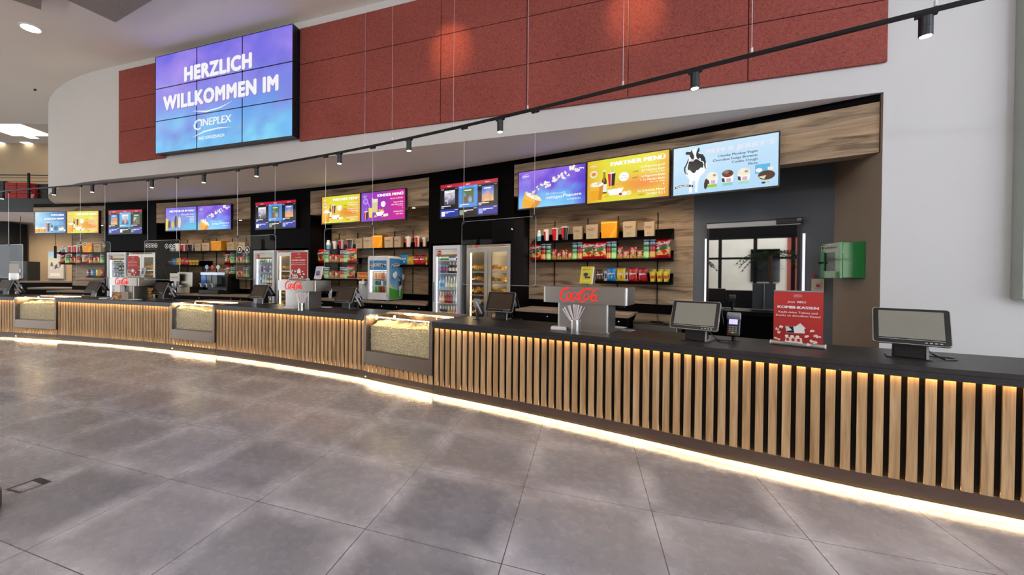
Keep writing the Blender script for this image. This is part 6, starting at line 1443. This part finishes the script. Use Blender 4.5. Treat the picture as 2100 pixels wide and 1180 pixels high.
# local: x along wall away from viewer, y = out of the wall
obj('cabinet', MB().box(0, e, .001, D - .02, 0, Hh), 'green_paint', t, bevel=.006)
dm = MB(); yy = (D - .019, D); dm.box(0, e, yy[0], yy[1], 0, Hh * .2).box(0, e, yy[0], yy[1], Hh * .74, Hh).box(0, e * .22, yy[0], yy[1], Hh * .2, Hh * .74).box(e * .8, e, yy[0], yy[1], Hh * .2, Hh * .74)
dr = obj('door', dm, 'green_paint', t)
obj('window', MB().box(e * .22, e * .8, yy[0] + .004, yy[0] + .008, Hh * .2, Hh * .74), 'black_gloss', dr); obj('handle', MB().lathe([(.014, 0), (.014, .02), (.009, .03)], 12).xf(Matrix.Translation((e * .93, D, Hh * .45)) @ Matrix.Rotation(-PI / 2, 4, 'X')), 'black_plastic', dr)
obj('device_bag', MB().box(e * .24, e * .5, D - .06, D - .016, Hh * .22, Hh * .5), 'red_paint', t)
p = Pic(); p.rect(e * .06, Hh * .82, e * .9, Hh * .95, '#d8cfc8'); p.rect(e * .1, Hh * .84, e * .17, Hh * .93, '#20241f'); T2(p, 'Defibrillator', e * .2, Hh * .85, Hh * .085, '#20241f', 'l', e * .66, 2)
p.v = [(e - x, D - y + .0005, z) for x, y, z in p.v]; obj('label_plate', p, 'print_matt', t, smooth=0)
# poster case at the right edge
def on_wall(px, py):
    r = ray(px, py); det = r[0] * -WD[1] + WD[0] * r[1]; k = (CORN[0] * -WD[1] + WD[0] * CORN[1]) / det; X, Y = r[0] * k, r[1] * k
    return (X - CORN[0]) * WD[0] + (Y - CORN[1]) * WD[1], H + r[2] * k
u, zb = on_wall(2071, 613); q = (CORN[0] + WD[0] * u, CORN[1] + WD[1] * u); w = 1.3; hh = 3.1
t = thing('poster_case', 'grey wall-mounted poster case cut by the right picture edge', 'poster case', (q[0], q[1], zb), math.atan2(WD[1], WD[0]))
obj('frame', MB().box(0, .12, -.11, -.001, 0, hh).box(w - .12, w, -.11, -.001, 0, hh).box(.12, w - .12, -.11, -.001, 0, .1).box(.12, w - .12, -.11, -.001, hh - .1, hh), 'case_grey' if 'case_grey' in MATS else 'silver_plastic', t, bevel=.004)
obj('white_bead', MB().box(.12, .135, -.112, -.09, .02, hh - .02), 'white_plastic', t); obj('poster_sheet', MB().box(.135, w - .12, -.05, -.04, .1, hh - .1), 'poster_violet', t); obj('red_sticker', MB().box(.035, .085, -.113, -.11, .02, .05), 'red_paint', t)

# ------------------------------------------------------------------ ceiling bits and floor hatch
P = atz(63, 57, ZC); t = thing('recessed_downlight', 'lit recessed downlight in the hall ceiling at the top left', 'downlight', (P[0], P[1], ZC)); obj('ring', MB().lathe([(.13, -.012), (.15, -.01), (.15, 0)], 28), 'white_plastic', t); obj('lens', MB().lathe([(.12, -.016), (.12, -.012)], 24), 'downlight_lens', t)
P = atz(72, 183, ZC); tag(obj('sprinkler_head', MB().lathe([(.02, -.03), (.03, -.028), (.012, -.015), (.03, 0)], 12, P[0], P[1]).xf(Matrix.Translation((0, 0, ZC))), 'dark_steel'), 'tiny dark sprinkler head in the hall ceiling above the curved wall end', 'sprinkler')
K = [Vector(atz(*q, 0) + (0,)) for q in ((14.2, 1004.4), (73.6, 983.5), (97.3, 991.4), (42.7, 1011))]; cc = sum(K, Vector()) / 4
t = thing('floor_hatch', 'small tiled floor hatch with a dark slot near the left edge', 'floor hatch', tuple(cc)); K = [k - cc for k in K]
def strip(a, b, w):
    dd = (b - a).normalized(); nn = Vector((-dd.y, dd.x, 0)) * w / 2; return [tuple(x + Vector((0, 0, z))) for z in (.0006, .003) for x in (a - nn, b - nn, b + nn, a + nn)]
obj('frame', MB().hexa(strip(K[0], K[1], .012)).hexa(strip(K[0], K[3], .016)).hexa(strip(K[3], K[2], .005)), 'plinth_laminate', t); obj('cable_slot', MB().hexa(strip(K[1], K[2], .045)), 'dark_steel', t)

# ------------------------------------------------------------------ far left: gallery and bar behind
def wp(px, py, Y): r = ray(px, py); k = Y / r[1]; return r[0] * k, H + r[2] * k
def bxpx(px0, y0, px1, y1, Y): x0, z1 = wp(px0, y0, Y); x1, z0 = wp(px1, y1, Y); return x0, x1, z0, z1
RY = 11.5; t = thing('gallery_railing', 'black railing with thin horizontal rods along the upper gallery', 'railing', (0, RY, 3.55))
for y in (358.5, 364.5, 372, 380, 388, 397, 407): z = wp(40, y, RY)[1] - 3.55; obj('rail', MB().box(-17, -10.9, -.012, .012, z - (.02 if y < 359 else .008), z), 'track_black', t)
for px in (59,): x = wp(px, 400, RY)[0]; obj('post', MB().box(x - .022, x + .022, -.02, .02, 0, wp(59, 355, RY)[1] - 3.55), 'track_black', t)
def cooler(a, b, y0, Y, m, label, txt=None):
    x0, x1, z0, z1 = bxpx(a, y0, b, 418, Y); t = thing('gallery_cabinet', label, 'cabinet', ((x0 + x1) / 2, Y, 3.523)); w = (x1 - x0) / 2; hh = z1 - 3.523
    mb = MB().box(-w, w, 0, .6, 0, hh)
    obj('body', mb, m, t, bevel=.02)
    for k in range(4): obj('rib', MB().box(-w * .96, w * .96, -.01, 0, hh * (.2 + .2 * k), hh * (.2 + .2 * k) + .02), m, t)
    if txt: p = Pic(); T2(p, txt, 0, hh * .3, hh * .4, '#f4f0f0', 'c', w * 1.4, 2, .2); p.v = [(x, y - .012, z) for x, y, z in p.v]; obj('lettering', p, 'print_matt', t, smooth=0)
cooler(10, 34, 374, 12.2, 'leather_red', 'left red cabinet behind the gallery railing'); cooler(34.5, 57, 374, 12.2, 'leather_red', 'middle red cabinet behind the gallery railing'); cooler(59, 71, 376, 12.3, 'leather_red', 'narrow red cabinet with white lettering on the gallery', 'Easy'); cooler(75, 98, 377, 12.4, 'black_plastic', 'dark machine at the right end of the gallery'); cooler(-14, 8, 371, 12.4, 'dark_steel', 'dark grey machine left of the red gallery cabinets')
for (px, py) in ((63, 281), (57, 294), (-2, 293)):
    P = atz(px, py, 6.1); t = thing('gallery_downlight', 'square downlight in the white gallery ceiling%s' % (', nearest the curved wall' if py == 281 else (', farther in' if px > 0 else ' at the picture edge')), 'downlight', (P[0], P[1], 6.1), 0, 'gallery downlights'); obj('lens', MB().box(-.14, .14, -.14, .14, -.012, -.002), 'downlight_lens', t)
a = atz(-30, 259, 6.1); b = atz(74, 266, 6.1); tag(obj('ceiling_light_cove', MB().box(a[0], b[0], a[1] - .5, b[1] + .55, 6.07, 6.099), 'cove_glow'), 'large warm glowing light cove in the gallery ceiling', 'ceiling light')
for px, py in ((2, 472), (70, 473)):
    P = atz(px, py, 3.2); t = thing('bar_downlight', 'small downlight under the gallery, %s' % ('at the picture edge' if px < 10 else 'left of the pale blue menu screen'), 'downlight', (P[0], P[1], 3.2), 0, 'downlights under the gallery'); obj('lens', MB().lathe([(.1, -.012), (.1, -.002)], 16), 'downlight_lens', t)
for px, y0, y1, lb in ((42, 503, 527, 'left slim black pendant lamp above the rear bar'), (113.5, 505, 530, 'right slim black pendant lamp in front of the far poster')):
    Y = 12.6; x, z1 = wp(px, y0, Y); _, z0 = wp(px, y1, Y); t = thing('pendant_lamp', lb, 'pendant lamp', (x, Y, z0), 0, 'slim pendants above the rear bar'); obj('lamp_tube', MB().lathe([(.035, 0), (.035, z1 - z0)], 14), 'track_black', t); obj('cable', MB().tube([(0, 0, z1 - z0), (0, 0, 3.19 - z0)], .008, 6), 'cable_black', t)
x0, x1, z0, z1 = bxpx(97.5, 515.5, 131, 572, GY - .06)
t = thing('light_box_poster', 'pale backlit poster on the beige far wall left of the snack shelves', 'poster', (x0, GY - .06, z0)); W = x1 - x0; Hh = z1 - z0
obj('frame', MB().box(0, W, 0, .055, 0, Hh), 'silver_plastic', t); p = Pic(.002); q = random.Random(9)
p.grad(.02, .02, W - .02, Hh - .02, lambda u, v: mixrgb((214, 188, 166), mixrgb((238, 222, 170), (160, 190, 214), (v - .6) * 2.6), v * 2 - .6), 5, 8)
for k in range(9): p.ell(W * q.uniform(.15, .85), Hh * q.uniform(.36, .5), W * .07, Hh * q.uniform(.06, .12), q.choice(['#4a3a44', '#7a4a40', '#c8c0b0', '#5c5060', '#d8d0c8']), 9)
for k in range(3): p.rect(W * .2, Hh * (.1 + .045 * k), W * .8, Hh * (.12 + .045 * k), '#f6eee6')
obj('picture', p, 'screen_image', t, smooth=0)
x0, x1, z0, z1 = bxpx(19, 536, 54, 600, 13.3); t = thing('vending_machine', 'dark vending machine with lit rows of drinks at the far left', 'vending machine', ((x0 + x1) / 2, 13.3, 0)); w = (x1 - x0) / 2
obj('body', MB().box(-w, w, .02, .47, 0, z1), 'black_plastic', t, bevel=.015); obj('front', MB().box(-w, w * .1, .0, .02, .3, z1 - .08), 'return_brown', t); obj('light_strip', MB().box(-w * .98, -w * .82, -.02, 0, .9, z1 - .4), 'led_bar', t)
for k in range(3):
    rw = obj('product_row', MB().box(-w * .55, w * .1, -.02, 0, z1 - .62 - .3 * k, z1 - .6 - .3 * k), 'silver_plastic', t)
    for j in range(7): obj('product', MB().lathe([(.05, 0), (.05, .16), (.03, .2)], 8, -w * .5 + j * w * .1, -.05).xf(Matrix.Translation((0, 0, z1 - .6 - .3 * k))), ('white_plastic', 'silver_plastic', 'wire_steel')[k], rw)
for k in range(4): obj('button', MB().box(w * .2, w * .32, -.01, .02, z1 - .35 - .22 * k, z1 - .25 - .22 * k), 'silver_plastic', t)
for (a, y, b, Y, dep, lb, m) in ((40, 576.5, 150, 13.0, .5, 'rear bar ledge with a pale top behind the farthest till', 'return_brown'), (58, 590, 160, 12.1, .6, 'lower rear bar worktop behind the farthest popcorn case', 'return_brown')):
    x0, z = wp(a, y, Y); x1, _ = wp(b, y, Y); t = thing('rear_bar', lb, 'bar counter', ((x0 + x1) / 2, Y, 0)); w = (x1 - x0) / 2; obj('top', MB().box(-w, w, -.03, dep, z - .05, z), m, t); obj('body', MB().box(-w, w, 0, dep, 0, z - .05), 'black_panel', t)
# potted palms by the glazed front (they show as reflections in the glass door)
def palm(x, y, hgt, label, seed):
    t = thing('potted_palm', label, 'plant', (x, y, 0)); q = random.Random(seed)
    obj('pot', MB().lathe([(.22, 0), (.3, .55), (.3, .6), (.27, .6), (.26, .5)], 20), 'pot_brown', t); obj('trunk', MB().tube([(0, 0, .5), (.05, .02, hgt * .5), (0, .04, hgt)], .07, 8), 'trunk', t)
    mb = MB()
    for k in range(16):
        a = 2 * PI * k / 16 + q.uniform(-.2, .2); l = q.uniform(.8, 1.2); up_ = q.uniform(.1, .7); pts = []
        for i in range(7): u = i / 6; pts.append(Vector((math.cos(a) * l * u, math.sin(a) * l * u, hgt + up_ * u - .9 * u * u)))
        side = Vector((-math.sin(a), math.cos(a), 0))
        for i in range(6):
            for sg in (-1, 1):
                for h_ in (0, .5):
                    c = pts[i].lerp(pts[i + 1], h_); e_ = c + side * sg * .3 * (1 - abs(i - 2.5) / 5) + Vector((math.cos(a) * .12, math.sin(a) * .12, -.12)); mb.add([tuple(c), tuple(c + Vector((math.cos(a) * .05, math.sin(a) * .05, 0))), tuple(e_)], [(0, 1, 2)])
    obj('fronds', mb, 'palm_leaf', t, smooth=0)
for (u_, hg, sd) in ((-1.2, 2.2, 1), (1.6, 2.4, 2), (4.2, 2.2, 3)):
    v = WP + wx * u_ - wo * .9; palm(v.x, v.y, hg, 'potted palm before the glazed entrance, %s of three seen in the glass door' % ('left', 'middle', 'right')[sd - 1], sd)
# ------------------------------------------------------------------ light
w = bpy.data.worlds.new('World'); sc.world = w; w.use_nodes = True
bg = w.node_tree.nodes['Background']; bg.inputs[0].default_value = (.86, .93, 1.0, 1); bg.inputs[1].default_value = 5.0
def area(name, loc, size, power, col, d=(0, 0, -1), sy=None, spread=180):
    l = bpy.data.lights.new(name, 'AREA'); l.energy = power; l.color = lin(col)[:3]; l.shape = 'RECTANGLE' if sy else 'DISK'; l.size = size; l.spread = math.radians(spread)
    if sy: l.size_y = sy
    o = bpy.data.objects.new(name, l); C.objects.link(o); o.location = loc; o.rotation_euler = Vector(d).to_track_quat('-Z', 'Y').to_euler(); return o
def spot(name, loc, power, col, tgt, ang=50, blend=.5, r=.03):
    l = bpy.data.lights.new(name, 'SPOT'); l.energy = power; l.color = lin(col)[:3]; l.spot_size = math.radians(ang); l.spot_blend = blend; l.shadow_soft_size = r
    o = bpy.data.objects.new(name, l); C.objects.link(o); o.location = loc; o.rotation_euler = (Vector(tgt) - Vector(loc)).to_track_quat('-Z', 'Y').to_euler(); return o
def point(name, loc, power, col, r=.03):
    l = bpy.data.lights.new(name, 'POINT'); l.energy = power; l.color = lin(col)[:3]; l.shadow_soft_size = r
    o = bpy.data.objects.new(name, l); C.objects.link(o); o.location = loc; return o
# sky portal in the glazed front
po = area('window_portal', tuple(WP + wo * .3 + Vector((0, 0, 2.8))), 25, 1, '#ffffff', tuple(-wo), 5.4); po.data.cycles.is_portal = True
# fill globes added out of view to brighten the hall ceiling and walls
for i, (x, y, e) in enumerate(((-2.4, .2, 1), (1.7, -2.6, 1), (-6.5, 2.0, 1), (-3.5, -4, 1), (-9.5, -1, 1), (-11.5, 4.6, 1), (6.5, -4.5, 1), (5.2, -1.2, 1))):
    zg = 4.45
    k = thing('fill_globe', 'added glowing fill globe hanging out of view in the hall', 'lamp', (x, y, zg), group='added fill globes')
    obj('globe', MB().ball(0, 0, 0, .16, 20), 'fill_glow' if x < 0 else 'fill_glow_cool', k, smooth=180); obj('rod', MB().tube([(0, 0, .15), (0, 0, ZC - zg)], .012, 8), 'track_black', k)
# small recessed downlights under the wooden headers
dl = None
for i, (s, o_) in enumerate(((-.62, .1), (-1.7, .1), (-2.8, .1), (-5.25, .1), (-6.3, .1), (-7.4, .1), (-9.75, .1), (-10.8, .1), (1.75, .1), (2.7, .1), (3.4, .1))):
    P = pt(s, o_, HZ0)
    if dl is None:
        dl = thing('header_downlight', 'small recessed downlight in the underside of the wooden header', 'downlight', P, rot(s), 'header downlights'); obj('ring', MB().lathe([(.034, -.006), (.04, -.004), (.04, 0)], 16), 'silver_plastic', dl); obj('lens', MB().lathe([(.03, -.008), (.03, -.006)], 14), 'downlight_lens', dl)
    else: dup(dl, P, rot(s))
    spot('header_light', (P[0], P[1], P[2] - .015), 28, '#ffe2b8', pt(s, .42, 1.0), 125, .8, .03)
for (q, tgtz) in zip(SPOTS, range(99)):
    spot('track_light', (q[0], q[1], q[2] - .01), 16, '#ffd9ab', (q[0], q[1], 0), 62, .6)
# two wall washers on the red panels
for px, py in ((925, 120), (1302, 48)):
    b_ = bulk(px, py); z = zat(px, py, *b_)
    spot('wall_washer', (b_[0] - .5, b_[1] - 1.15, ZC - .1), 110, '#ffc080', (b_[0], b_[1], z + .1), 30, 1.0)
for x, y in ((-12.3, 13.2), (-14.2, 13.2), (-16, 13)): spot('bar_light', (x, y, 3.15), 120, '#ffe4bc', (x, y + .4, 0), 150, .8, .06)
# camera
r_ = (math.cos(ROL), -math.sin(PIT) * math.sin(ROL), -math.cos(PIT) * math.sin(ROL)); r_ = (math.cos(ROL), math.sin(PIT) * -math.sin(ROL), math.cos(PIT) * -math.sin(ROL))
c_, s_ = math.cos(ROL), math.sin(ROL); cp, sp_ = math.cos(PIT), math.sin(PIT)
right = Vector((c_, -s_ * sp_, -s_ * cp)); up = Vector((s_, c_ * sp_, c_ * cp)); fwd = Vector((0, cp, -sp_))
cd = bpy.data.cameras.new('Camera'); cd.sensor_fit = 'HORIZONTAL'; cd.sensor_width = 36; cd.lens = F / 2100 * 36
cd.shift_x = (1050 - PX) / 2100; cd.shift_y = -(590 - PY) / 2100; cd.clip_start = .02
co = bpy.data.objects.new('Camera', cd); C.objects.link(co)
co.matrix_world = Matrix(((right.x, up.x, -fwd.x, 0), (right.y, up.y, -fwd.y, 0), (right.z, up.z, -fwd.z, H), (0, 0, 0, 1)))
sc.camera = co
sc.view_settings.view_transform = 'Standard'; sc.view_settings.look = 'None'; sc.view_settings.exposure = 0.0; sc.view_settings.gamma = 1
sc.view_settings.use_curve_mapping = False
sc.cycles.max_bounces = 7; sc.cycles.diffuse_bounces = 3; sc.cycles.glossy_bounces = 3; sc.cycles.transparent_max_bounces = 16; sc.cycles.transmission_bounces = 4
sc.cycles.sample_clamp_indirect = 6; sc.cycles.caustics_reflective = False; sc.cycles.caustics_refractive = False
for loc, e in LAMPS: point('popcorn_lamp', loc, e, '#ffc676', .02)
